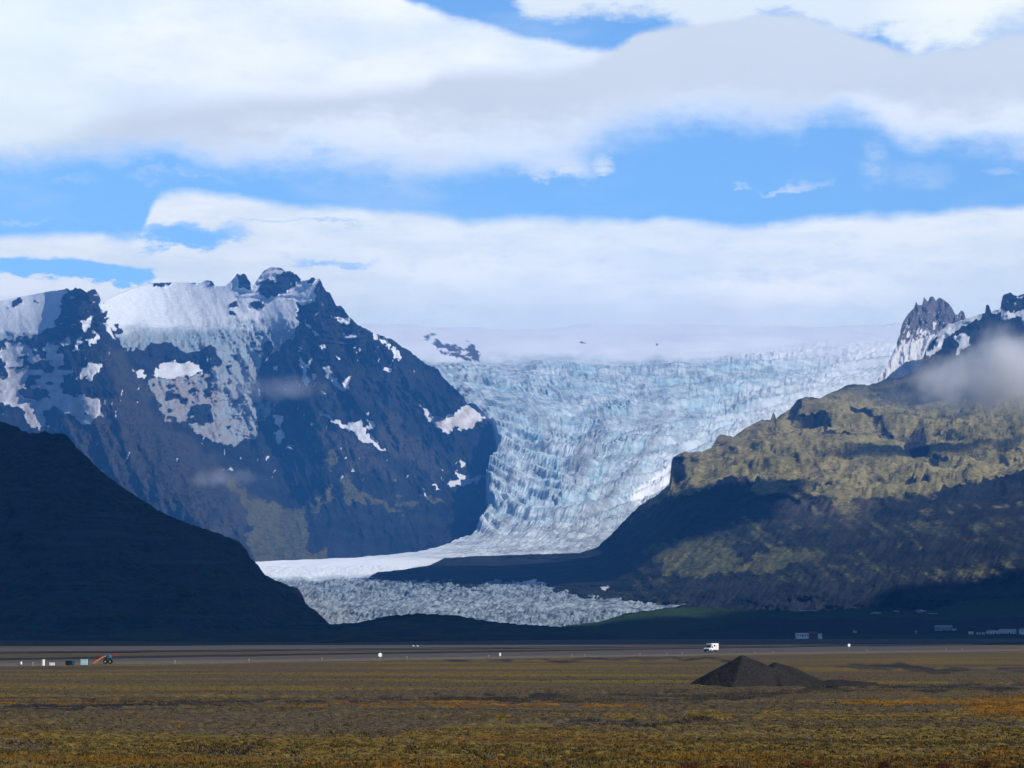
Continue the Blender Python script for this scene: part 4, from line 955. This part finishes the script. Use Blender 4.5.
# ---- shrubs in the foreground
def leaf_mat(name, c1, c2):
    m, t, b = base_mat(name, 0.8, 0.1)
    co = t.new('ShaderNodeTexCoord').outputs['Object']
    t.put(b.inputs['Base Color'], t.mix(t.ramp(t.noise(co, 9, 3), 0.35, 0.65), c1, c2)); return m
m_shrub = leaf_mat('heather_leaf', (0.05, 0.014, 0.008), (0.12, 0.04, 0.012))
m_twig = simple('twig', (0.05, 0.035, 0.025), 0.9, 0.1)
def shrub(px, py, w, h, lab):
    x, y = gpt(px, py, 0.05)
    t = empty('heather_shrub', (float(x), float(y), float(ground_z(np.array([x]), np.array([y]))[0])), random.random() * 6); tag(t, lab, 'shrub', 'low shrubs at the near edge of the plain')
    b = NB()
    for i in range(26):
        a = random.random() * 2 * PI; r = random.random() ** 0.6 * w * 0.45; hh = h * (0.5 + 0.5 * random.random()) * (1 - 0.5 * (r / w))
        p0 = Vector((math.cos(a) * r * 0.25, math.sin(a) * r * 0.25, 0)); p1 = Vector((math.cos(a) * r, math.sin(a) * r, hh))
        n_ = Vector((-math.sin(a), math.cos(a), 0)) * 0.008; u = Vector((0, 0, 0.012))
        v = [b.verts.new(q) for q in (p0 - n_, p0 + n_, p0 + u, p1)]
        for f in ((0, 1, 3), (1, 2, 3), (2, 0, 3)): b.faces.new([v[k] for k in f])
    bm_obj('stem', b, m_twig, t)
    b = NB()
    for i in range(900):
        a = random.random() * 2 * PI; r = random.random() ** 0.5 * w * 0.5 * (0.8 + 0.35 * math.sin(3 * a + px)); zz = random.random() ** 0.8 * h * math.sqrt(max(0.05, 1 - (r / (w * 0.62)) ** 2))
        c = Vector((math.cos(a) * r, math.sin(a) * r, zz + 0.02)); s_ = random.uniform(0.012, 0.03)
        d1 = Vector((random.gauss(0, 1), random.gauss(0, 1), random.gauss(0, 1))).normalized() * s_
        d2 = Vector((random.gauss(0, 1), random.gauss(0, 1), random.gauss(0, 1))).normalized() * s_ * 0.6
        b.faces.new([b.verts.new(c - d1), b.verts.new(c + d2), b.verts.new(c + d1), b.verts.new(c - d2)])
    bm_obj('foliage', b, m_shrub, t)
for s_ in [(692, 767.5, 0.9, 0.22, 'dark red shrub at the bottom edge, leftmost of the row'), (724, 769, 0.45, 0.15, 'smallest dark red shrub, second from the left at the bottom edge'),
           (806, 768, 1.1, 0.28, 'widest dark red shrub at the bottom edge below the gravel heap'), (884, 768.5, 0.5, 0.26, 'upright dark red shrub right of the widest one at the bottom edge'),
           (943, 768, 0.7, 0.2, 'dark red shrub second from the right at the bottom edge'), (985, 767, 0.9, 0.24, 'dark red shrub at the bottom right corner')]:
    shrub(*s_)

# ---- grass and moss tufts
def build_tufts():
    rs = np.random.RandomState(5)
    N = 150000
    py = 672 + (785 - 672) * rs.rand(N) ** 0.75; px = rs.uniform(-120, 1150, N)
    X, Y = gpt(px, py)
    dens = fbm(X / 14, Y / 7, 4, 520) + 0.25 * sstep(500, 1000, px) + 0.2 * sstep(720, 760, py)
    keep = (rs.rand(N) < sstep(-0.25, 0.5, dens))
    hx, hy = gpt(757, 685)
    keep &= ~((np.abs(X - hx) < 8) & (np.abs(Y - hy - 3) < 6.5))
    X, Y, py = X[keep], Y[keep], py[keep]; n = len(X)
    Z = ground_z(X, Y) + 0.0
    V = []; Fc = []
    h = rs.uniform(0.03, 0.11, n) * (0.8 + 0.4 * sstep(740, 768, py)); w = rs.uniform(0.02, 0.05, n)
    verts = np.zeros((n, 9, 3)); 
    for k in range(3):
        a = rs.rand(n) * 2 * np.pi; ca, sa = np.cos(a), np.sin(a); l = rs.uniform(-0.06, 0.06, (2, n))
        verts[:, k * 3 + 0] = np.stack([X - ca * w, Y - sa * w, Z - 0.03], -1)
        verts[:, k * 3 + 1] = np.stack([X + ca * w, Y + sa * w, Z - 0.03], -1)
        verts[:, k * 3 + 2] = np.stack([X + l[0], Y + l[1], Z + h], -1)
    me = bpy.data.meshes.new('grass'); co = verts.reshape(-1, 3).astype(np.float32)
    me.vertices.add(len(co)); me.vertices.foreach_set('co', co.ravel())
    me.loops.add(len(co)); me.loops.foreach_set('vertex_index', np.arange(len(co), dtype=np.int32))
    me.polygons.add(len(co) // 3); me.polygons.foreach_set('loop_start', np.arange(0, len(co), 3, dtype=np.int32)); me.polygons.foreach_set('loop_total', np.full(len(co) // 3, 3, np.int32))
    me.update(calc_edges=True)
    m, t, b = base_mat('dry_grass', 0.9, 0.05)
    c_ = t.new('ShaderNodeTexCoord').outputs['Object']
    base = t.mix(t.ramp(t.noise(c_, 3, 3), 0.35, 0.65), (0.04, 0.032, 0.010), (0.15, 0.105, 0.03))
    base = t.mix(t.ramp(t.noise(t.mapping(c_, (0.5, 1, 1)), 0.16, 4), 0.52, 0.66), base, (0.20, 0.10, 0.014))
    t.put(b.inputs['Base Color'], base)
    me.materials.append(m)
    o = bpy.data.objects.new('grass', me); C.objects.link(o)
    tag(o, 'short dry grass and moss tufts scattered over the stony plain', 'grass', kind='stuff')
build_tufts()

def build_stones():
    rs = np.random.RandomState(9); N = 26000
    py = 668 + (785 - 668) * rs.rand(N) ** 0.7; px = rs.uniform(-120, 1150, N)
    X, Y = gpt(px, py)
    keep = rs.rand(N) < sstep(0.5, -0.3, fbm(X / 14, Y / 7, 4, 520)) + 0.15
    X, Y = X[keep], Y[keep]; n = len(X)
    r = 0.02 + 0.07 * rs.rand(n) ** 3
    hx, hy = gpt(748, 685.5); a = rs.rand(260) * 2 * np.pi; d = 1 + 0.7 * rs.rand(260) ** 1.5
    X = np.concatenate([X, hx + 2.2 + 8.2 * d * np.cos(a)]); Y = np.concatenate([Y, hy + 4.2 + 4.6 * d * np.sin(a)]); r = np.concatenate([r, rs.uniform(0.02, 0.09, 260)]); n = len(X)
    Z = ground_z(X, Y)
    o8 = np.array([(1, 0, 0), (0, 1, 0), (-1, 0, 0), (0, -1, 0), (0, 0, 1), (0, 0, -1)], float)
    v = o8[None] * r[:, None, None] * rs.uniform(0.6, 1.3, (n, 6, 1)); v[:, :, 2] *= 0.7
    v += np.stack([X, Y, Z + r * 0.25], -1)[:, None]
    f = np.array([(0, 1, 4), (1, 2, 4), (2, 3, 4), (3, 0, 4), (1, 0, 5), (2, 1, 5), (3, 2, 5), (0, 3, 5)])
    idx = (np.arange(n)[:, None, None] * 6 + f[None]).reshape(-1).astype(np.int32)
    me = bpy.data.meshes.new('stones'); co = v.reshape(-1, 3).astype(np.float32)
    me.vertices.add(len(co)); me.vertices.foreach_set('co', co.ravel()); me.loops.add(len(idx)); me.loops.foreach_set('vertex_index', idx)
    k = len(idx) // 3; me.polygons.add(k); me.polygons.foreach_set('loop_start', np.arange(0, k * 3, 3, dtype=np.int32)); me.polygons.foreach_set('loop_total', np.full(k, 3, np.int32)); me.update(calc_edges=True)
    m, t, b = base_mat('stone_grey', 0.9, 0.1)
    c_ = t.new('ShaderNodeTexCoord').outputs['Object']
    t.put(b.inputs['Base Color'], t.mix(t.ramp(t.noise(c_, 1.7, 3), 0.35, 0.65), (0.025, 0.023, 0.021), (0.12, 0.105, 0.09)))
    me.materials.append(m); o = bpy.data.objects.new('stones', me); C.objects.link(o)
    tag(o, 'small grey stones strewn between the moss on the plain', 'stones', kind='stuff')
build_stones()

# ================================================================== SUN, SKY, CLOUDS
SUN_EL = math.radians(38)
sdir = Vector((0.88, -0.47, 0)).normalized() * math.cos(SUN_EL) + Vector((0, 0, math.sin(SUN_EL)))
L = bpy.data.lights.new('sun', 'SUN'); L.energy = 5.0; L.angle = math.radians(0.5); L.color = (1.0, 0.94, 0.85)
lo = bpy.data.objects.new('sun', L); C.objects.link(lo)
lo.rotation_euler = sdir.to_track_quat('Z', 'Y').to_euler(); lo.location = (0, -50, 200)

def build_world():
    w = bpy.data.worlds.new('World'); scene.world = w; w.use_nodes = True
    t = NT(w.node_tree); bg = t.n['Background']
    sky = t.new('ShaderNodeTexSky', sky_type='NISHITA'); sky.sun_disc = False
    sky.sun_elevation = SUN_EL; sky.sun_rotation = math.atan2(sdir.x, sdir.y)
    sky.altitude = 100; sky.air_density = 1.0; sky.dust_density = 0.2; sky.ozone_density = 3.0
    S = 0.13
    skyc = t.mix(1.0, sky.outputs[0], (1.05, 1.38, 1.62), 'MULTIPLY')
    tc = t.new('ShaderNodeTexCoord').outputs['Generated']
    sep = t.new('ShaderNodeSeparateXYZ'); t.l.new(tc, sep.inputs[0])
    az = t.math('ARCTAN2', sep.outputs[0], sep.outputs[1]); el = t.math('ARCSINE', sep.outputs[2])
    # stretched noise on the dome
    comb = t.new('ShaderNodeCombineXYZ'); t.put(comb.inputs[0], az); t.put(comb.inputs[1], t.math('MULTIPLY', el, 4.0))
    nv = comb.outputs[0]
    n1 = t.noise(nv, 9, 6, 0.55); n2 = t.noise(nv, 28, 6, 0.6); 
    comb2 = t.new('ShaderNodeCombineXYZ'); t.put(comb2.inputs[0], az); t.put(comb2.inputs[1], t.math('MULTIPLY', el, 1.5)); t.put(comb2.inputs[2], 3.3)
    n3 = t.noise(comb2.outputs[0], 22, 7, 0.6)
    d1 = t.math('MULTIPLY', t.math('SUBTRACT', n1, 0.5), 0.010); d2 = t.math('MULTIPLY', t.math('SUBTRACT', n3, 0.5), 0.012)
    ew = t.math('ADD', el, t.math('ADD', d1, d2))
    comb3 = t.new('ShaderNodeCombineXYZ'); t.put(comb3.inputs[0], az); t.put(comb3.inputs[1], t.math('MULTIPLY', el, 2.5)); t.put(comb3.inputs[2], 7.7)
    n4 = t.noise(comb3.outputs[0], 75, 6, 0.65)
    eb = t.math('ADD', ew, t.math('ADD', t.math('MULTIPLY', t.math('SUBTRACT', n3, 0.5), 0.022), t.math('MULTIPLY', t.math('SUBTRACT', n4, 0.5), 0.012)))
    AZR, ELR = 0.30, 0.30
    u = t.math('DIVIDE', t.math('ADD', az, AZR), 2 * AZR, clamp=True)
    def pe(px, py):
        x, y, z = world(px, py, 1.0); z = float(z) - H0
        return math.atan2(float(x), float(y)), math.atan2(z, math.hypot(float(x), float(y)))
    def fc(pts):
        n = t.new('ShaderNodeFloatCurve'); cv = n.mapping.curves[0]
        P = sorted([((pe(*p)[0] + AZR) / (2 * AZR), pe(*p)[1] / ELR) for p in pts])
        P = [(max(0, min(1, a)), max(0, min(1, b))) for a, b in P]
        cv.points[0].location = P[0]; cv.points[1].location = P[-1]
        for q in P[1:-1]: cv.points.new(*q)
        for p in cv.points: p.handle_type = 'AUTO_CLAMPED'
        n.mapping.update(); t.put(n.inputs['Value'], u)
        return t.math('MULTIPLY', n.outputs[0], ELR)
    px1 = 1 / F
    def band(top, bot, st, sb, k=1.0, e=ew):
        """smooth mask between a lower and an upper outline given as picture directions"""
        m = None
        if top is not None: m = t.ramp(t.math('SUBTRACT', fc(top), e), -st * px1 * 0.5, st * px1)
        if bot is not None:
            m2 = t.ramp(t.math('SUBTRACT', eb, fc(bot)), -sb * px1 * 0.5, sb * px1)
            m = m2 if m is None else t.math('MULTIPLY', m, m2)
        return t.math('MULTIPLY', m, k) if k != 1.0 else m
    def spot(px, py, rx, ry, e=eb):
        a0, e0 = pe(px, py)
        dx = t.math('DIVIDE', t.math('SUBTRACT', az, a0), rx * px1); dy = t.math('DIVIDE', t.math('SUBTRACT', e, e0), ry * px1)
        r = t.math('ADD', t.math('MULTIPLY', dx, dx), t.math('MULTIPLY', dy, dy))
        return t.math('SUBTRACT', 1.0, t.math('MINIMUM', r, 1.0))
    white = tuple(c * 1.35 / S for c in (0.88, 0.91, 0.95)); grey = tuple(c * 1.3 / S for c in (0.60, 0.65, 0.70)); dim = tuple(c * 1.3 / S for c in (0.72, 0.80, 0.88))
    col = skyc
    # thin cirrus veil in the blue
    col = t.mix(t.math('MULTIPLY', t.ramp(n1, 0.5, 0.8), 0.35), col, dim)
    # high pale sheet along the top right
    top_sheet = band([(380, -80), (1024, -80), (1190, -80)], [(380, -60), (500, -8), (540, 14), (620, 18), (700, 20), (780, 18), (850, 35), (900, 42), (960, 42), (1024, 20), (1190, 10)], 30, 14)
    col = t.mix(t.math('MULTIPLY', top_sheet, 0.9), col, tuple(c * 1.3 / S for c in (0.80, 0.85, 0.84)))
    col = t.mix(t.math('MULTIPLY', spot(975, 12, 110, 45), 0.8), col, tuple(c * 1.3 / S for c in (0.95, 0.97, 0.86)))
    # the great lens cloud
    B1 = [(-150, 170), (0, 164), (60, 160), (160, 158), (220, 166), (300, 170), (400, 172), (500, 174), (560, 166), (610, 140), (640, 132), (700, 128), (760, 124), (830, 122), (870, 132), (900, 142), (960, 146), (1024, 156), (1190, 165)]
    T1 = [(-150, -200), (380, -60), (400, -4), (430, 7), (470, 18), (500, 26), (560, 39), (606, 50), (622, 46), (640, 34), (680, 22), (720, 17), (760, 13), (800, 15), (840, 28), (880, 42), (920, 48), (960, 46), (990, 40), (1024, 34), (1190, 20)]
    big = band(T1, B1, 7, 34)
    G1 = [(-150, 150), (0, 150), (60, 130), (110, 108), (180, 100), (260, 94), (360, 90), (420, 84), (440, 72), (500, 66), (560, 62), (590, 56), (610, 44), (700, 0), (800, 0), (1190, 0)]
    gmask = band(G1, None, 18, 0)
    lowfade = t.math('MULTIPLY', gmask, band(None, [(-150, 150), (0, 160), (200, 150), (400, 140), (600, 128), (700, 112), (860, 108), (1024, 120), (1190, 130)], 0, 34))
    cc = t.mix(t.ramp(t.math('ADD', t.math('MULTIPLY', n1, 0.7), t.math('MULTIPLY', n3, 0.3)), 0.38, 0.68), white, dim)
    cc = t.mix(t.math('MULTIPLY', lowfade, 0.95), cc, t.mix(n1, grey, tuple(c * 1.3 / S for c in (0.66, 0.71, 0.75))))
    cc = t.mix(t.math('MULTIPLY', t.ramp(t.math('ADD', t.math('MULTIPLY', n4, 0.5), t.math('MULTIPLY', n3, 0.5)), 0.45, 0.65), 0.14), cc, tuple(c * 1.02 / S for c in (0.74, 0.80, 0.86)))
    cc = t.mix(t.math('MULTIPLY', spot(-20, 40, 160, 200), 0.6), cc, tuple(c * 1.3 / S for c in (0.84, 0.93, 0.84)))
    col = t.mix(big, col, cc)
    # ragged puffs under it
    for (a, b_, rx, ry, k) in [(560, 165, 42, 20, 1.2), (603, 158, 14, 9, 1.0), (540, 176, 26, 10, 0.9), (872, 168, 20, 26, 0.55), (800, 185, 46, 5, 0.8), (742, 185, 12, 4, 0.7), (920, 175, 40, 14, 0.3), (1000, 173, 22, 6, 0.6),
                               (180, 183, 60, 10, 0.7), (75, 183, 30, 6, 0.4), (160, 178, 25, 6, 0.5), (20, 212, 40, 6, 0.35)]:
        col = t.mix(t.math('MULTIPLY', t.math('MULTIPLY', spot(a, b_, rx, ry), k), t.ramp(t.math('ADD', t.math('MULTIPLY', n3, 0.5), t.math('MULTIPLY', n4, 0.5)), 0.36, 0.62)), col, dim)
    # second layer: long bank over the ice
    T2 = [(-150, 235), (0, 234), (60, 234), (120, 236), (139, 235), (146, 222), (151, 207), (160, 198), (180, 195), (240, 197), (300, 203), (400, 207), (440, 211), (470, 216), (560, 215), (650, 216), (700, 222), (740, 226), (780, 223), (820, 218), (880, 215), (950, 210), (1024, 205), (1190, 198)]
    bank = band(T2, None, 9, 0)
    soft = t.mix(t.ramp(t.math('ADD', t.math('MULTIPLY', n1, 0.6), t.math('MULTIPLY', n2, 0.4)), 0.36, 0.64), tuple(c * 1.3 / S for c in (0.85, 0.90, 0.95)), tuple(c * 1.3 / S for c in (0.70, 0.79, 0.88)))
    g2 = band([(-150, 330), (300, 300), (400, 280), (520, 280), (640, 296), (760, 310), (900, 275), (1024, 250), (1190, 240)], None, 40, 0)
    soft = t.mix(t.math('MULTIPLY', g2, 0.6), soft, tuple(c * 1.3 / S for c in (0.66, 0.76, 0.85)))
    soft = t.mix(t.math('MULTIPLY', spot(790, 288, 130, 26), 0.9), soft, tuple(c * 1.3 / S for c in (0.95, 0.97, 0.98)))
    soft = t.mix(t.math('MULTIPLY', spot(450, 283, 100, 12), 0.5), soft, tuple(c * 1.3 / S for c in (0.9, 0.95, 0.98)))
    soft = t.mix(t.math('MULTIPLY', t.ramp(t.math('ADD', t.math('MULTIPLY', n4, 0.4), t.math('MULTIPLY', n2, 0.6)), 0.45, 0.62), 0.14), soft, tuple(c * 1.05 / S for c in (0.72, 0.81, 0.88)))
    # blue openings in the bank on the left
    gap = t.math('MULTIPLY', band([(-150, 256), (0, 260), (80, 259), (130, 262), (200, 270), (300, 300)], [(-150, 270), (0, 278), (50, 284), (110, 288), (140, 280), (170, 262), (300, 230)], 6, 8), 1.0)
    gap = t.math('MAXIMUM', gap, t.math('MULTIPLY', spot(192, 236, 72, 17), 0.8))
    gap = t.math('MAXIMUM', gap, t.math('MULTIPLY', spot(290, 226, 90, 5), 0.4))
    gap = t.math('MAXIMUM', gap, t.math('MULTIPLY', spot(330, 268, 60, 7), 0.5))
    soft = t.mix(1.0, soft, (1.16, 1.11, 1.0), 'MULTIPLY')
    bank = t.math('MULTIPLY', bank, t.math('SUBTRACT', 1.0, t.ramp(t.math('ADD', gap, t.math('MULTIPLY', t.math('SUBTRACT', n4, 0.5), 0.9)), 0.0, 0.75)))
    col = t.mix(bank, col, soft)
    # everything above only in the northern sector; scattered cloud elsewhere
    sect = t.ramp(t.math('ABSOLUTE', az), 0.62, 0.32)
    rest = t.mix(t.math('MULTIPLY', t.ramp(n1, 0.5, 0.65), 0.3), t.mix(1.0, sky.outputs[0], (0.45, 0.50, 0.55), 'MULTIPLY'), tuple(c / S for c in (0.3, 0.33, 0.37)))
    lowdome = t.math('MULTIPLY', sect, t.ramp(el, 0.37, 0.285))
    col = t.mix(lowdome, rest, col)
    col = t.mix(t.ramp(el, 0.0, -0.03), col, tuple(c * 1.3 / S for c in (0.05, 0.06, 0.07)))
    t.put(bg.inputs[0], col); bg.inputs[1].default_value = S
build_world()

# ---- unseen solid cloud added overhead, its outline drawn to shade chosen slopes
def build_shade_cloud():
    zc = 2650.0
    off = (zc - 120) / math.tan(SUN_EL)
    hv = Vector((sdir.x, sdir.y)).normalized(); ox, oy = hv.x * off, hv.y * off
    shade = [[(-1900, 1000), (-1900, 4000), (-900, 4000), (-560, 3500), (-380, 3000), (-200, 2750), (250, 2800), (430, 3150), (650, 3500), (1100, 3600), (2000, 3650), (2600, 3000), (2300, 1500), (1200, 1150), (400, 1000), (-400, 880), (-1100, 820)],
             [(-250, 4600), (-330, 4900), (-230, 5200), (100, 5350), (330, 5200), (390, 4900), (350, 4500), (230, 4300), (0, 4430), (-150, 4500)]]
    PP = [[(x + ox, y + oy) for x, y in q] for q in shade]
    P = PP[0] + PP[1]
    n = 240
    gx, gy = np.meshgrid(np.linspace(min(p[0] for p in P) - 300, max(p[0] for p in P) + 300, n), np.linspace(min(p[1] for p in P) - 300, max(p[1] for p in P) + 300, n))
    wx = gx + 110 * fbm(gx / 400, gy / 400, 5, 800); wy = gy + 110 * fbm(gx / 400, gy / 400, 5, 810)
    ins = (inpoly(wx, wy, PP[0]) | inpoly(wx, wy, PP[1])).astype(float)
    d = blur(ins, 5)
    th = np.clip((d - 0.35) / 0.5, 0, 1) ** 0.6
    top = zc + th * (45 + 40 * fbm(gx / 350, gy / 350, 4, 820)); bot = zc - th * 20 * (1 + fbm(gx / 250, gy / 250, 3, 830))
    bm = bmesh.new(); keep = th > 0.02
    vt = {}; vb = {}
    for i in range(n):
        for j in range(n):
            if keep[i, j]:
                vt[i, j] = bm.verts.new((gx[i, j], gy[i, j], top[i, j] + 4)); vb[i, j] = bm.verts.new((gx[i, j], gy[i, j], bot[i, j]))
    for i in range(n - 1):
        for j in range(n - 1):
            k = [(i, j), (i, j + 1), (i + 1, j + 1), (i + 1, j)]
            if all(q in vt for q in k):
                bm.faces.new([vt[q] for q in k]); bm.faces.new([vb[q] for q in k][::-1])
    t2b = {vt[q]: vb[q] for q in vt}
    for e in [e for e in bm.edges if len(e.link_faces) == 1 and e.verts[0] in t2b and e.verts[1] in t2b]:
        a_, b_ = e.verts; bm.faces.new([a_, b_, t2b[b_], t2b[a_]])
    for v in [v for v in bm.verts if not v.link_faces]: bm.verts.remove(v)
    bmesh.ops.recalc_face_normals(bm, faces=bm.faces)
    m, t, b = base_mat('shade_cloud_solid', 1.0, 0.0); b.inputs['Base Color'].default_value = (0.85, 0.87, 0.9, 1)
    o = bm_obj('cloud', bm, m, None, True); tag(o, 'unseen solid cloud added over the valley mouth to shade the slopes', 'cloud', kind='stuff')
build_shade_cloud()

# ---- low mist clouds against the slopes
def mist_mat(name, dens, scale, lo, hi, seed, radii):
    m = bpy.data.materials.new(name); m.use_nodes = True; t = NT(m.node_tree)
    t.n.remove(t.n['Principled BSDF'])
    v = t.new('ShaderNodeVolumePrincipled'); v.inputs['Color'].default_value = (0.99, 0.99, 1.0, 1); v.inputs['Anisotropy'].default_value = 0.0
    co = t.new('ShaderNodeTexCoord').outputs['Object']
    ad = t.new('ShaderNodeVectorMath', operation='ADD'); t.put(ad.inputs[0], co); ad.inputs[1].default_value = (seed * 997.0, 0, 0)
    n = t.noise(ad.outputs[0], scale, 5, 0.6)
    dv = t.new('ShaderNodeVectorMath', operation='DIVIDE'); t.put(dv.inputs[0], co); dv.inputs[1].default_value = radii
    ln = t.new('ShaderNodeVectorMath', operation='LENGTH'); t.put(ln.inputs[0], dv.outputs[0])
    fall = t.math('SUBTRACT', 1.0, ln.outputs['Value'], clamp=True)
    q = t.ramp(t.math('ADD', t.math('SUBTRACT', n, 0.5), t.math('MULTIPLY', fall, 0.75)), lo, hi)
    t.put(v.inputs['Density'], t.math('MULTIPLY', t.math('MULTIPLY', q, t.ramp(fall, 0.0, 0.6)), dens))
    t.l.new(v.outputs[0], t.n['Material Output'].inputs['Volume'])
    return m
def mist(px, py, D, radii, dens, lab, lo=0.1, hi=0.5, scale=0.008, seed=1):
    x, y, z = world(px, py, D)
    b = NB(); bmesh.ops.create_icosphere(b, subdivisions=4, radius=1.0)
    for v in b.verts: v.co = Vector((v.co.x * radii[0], v.co.y * radii[1], v.co.z * radii[2]))
    o = bm_obj('mist_cloud', b, mist_mat('mist_vapour', dens, scale, lo, hi, seed, radii), None, True)
    o.location = (float(x), float(y), float(z)); tag(o, lab, 'cloud', kind='stuff')
mist(1006, 376, 5400, (480, 170, 175), 0.045, 'dense low white cloud drifting across the upper grassy hill', 0.26, 0.95, 0.0085, 1)
mist(660, 322, 13000, (1900, 1700, 170), 0.0011, 'long pale fog bank lying on the ice plateau', 0.1, 0.9, 0.002, 4)
mist(278, 388, 8700, (420, 220, 100), 0.0035, 'thin veil of mist on the dark mountain face', 0.28, 0.85, 0.010, 2)
mist(222, 478, 7500, (230, 120, 62), 0.006, 'small wisp of mist low on the mountain ridge', 0.28, 0.85, 0.018, 3)

# ---- air
def build_haze():
    b = NB(); box(b, (0, 7700, 1049.5), (11900, 18300, 2102))
    m = bpy.data.materials.new('haze_air'); m.use_nodes = True; t = NT(m.node_tree)
    t.n.remove(t.n['Principled BSDF'])
    v = t.new('ShaderNodeVolumePrincipled'); v.inputs['Color'].default_value = (0.08, 0.38, 1.0, 1); v.inputs['Density'].default_value = 5.6e-5
    t.l.new(v.outputs[0], t.n['Material Output'].inputs['Volume'])
    m.cycles.homogeneous_volume = True
    o = bm_obj('haze', b, m, None); tag(o, 'pale blue air filling the whole valley', 'haze', kind='stuff')
build_haze()

# ================================================================== CAMERA
cd = bpy.data.cameras.new('camera'); cd.sensor_width = 36; cd.lens = F / 1024 * 36; cd.clip_start = 1; cd.clip_end = 60000
cam = bpy.data.objects.new('camera', cd); C.objects.link(cam); cam.location = (0, 0, H0)
cam.rotation_euler = (PI / 2 + PIT, 0, 0); scene.camera = cam

vs = scene.view_settings; vs.view_transform = 'Standard'; vs.look = 'None'; vs.exposure = 0.2; vs.gamma = 1
cy_ = scene.cycles
cy_.max_bounces = 6; cy_.diffuse_bounces = 2; cy_.glossy_bounces = 2; cy_.volume_bounces = 4; cy_.transparent_max_bounces = 8
cy_.volume_step_rate = 1.0; cy_.volume_max_steps = 64
cy_.use_denoising = True
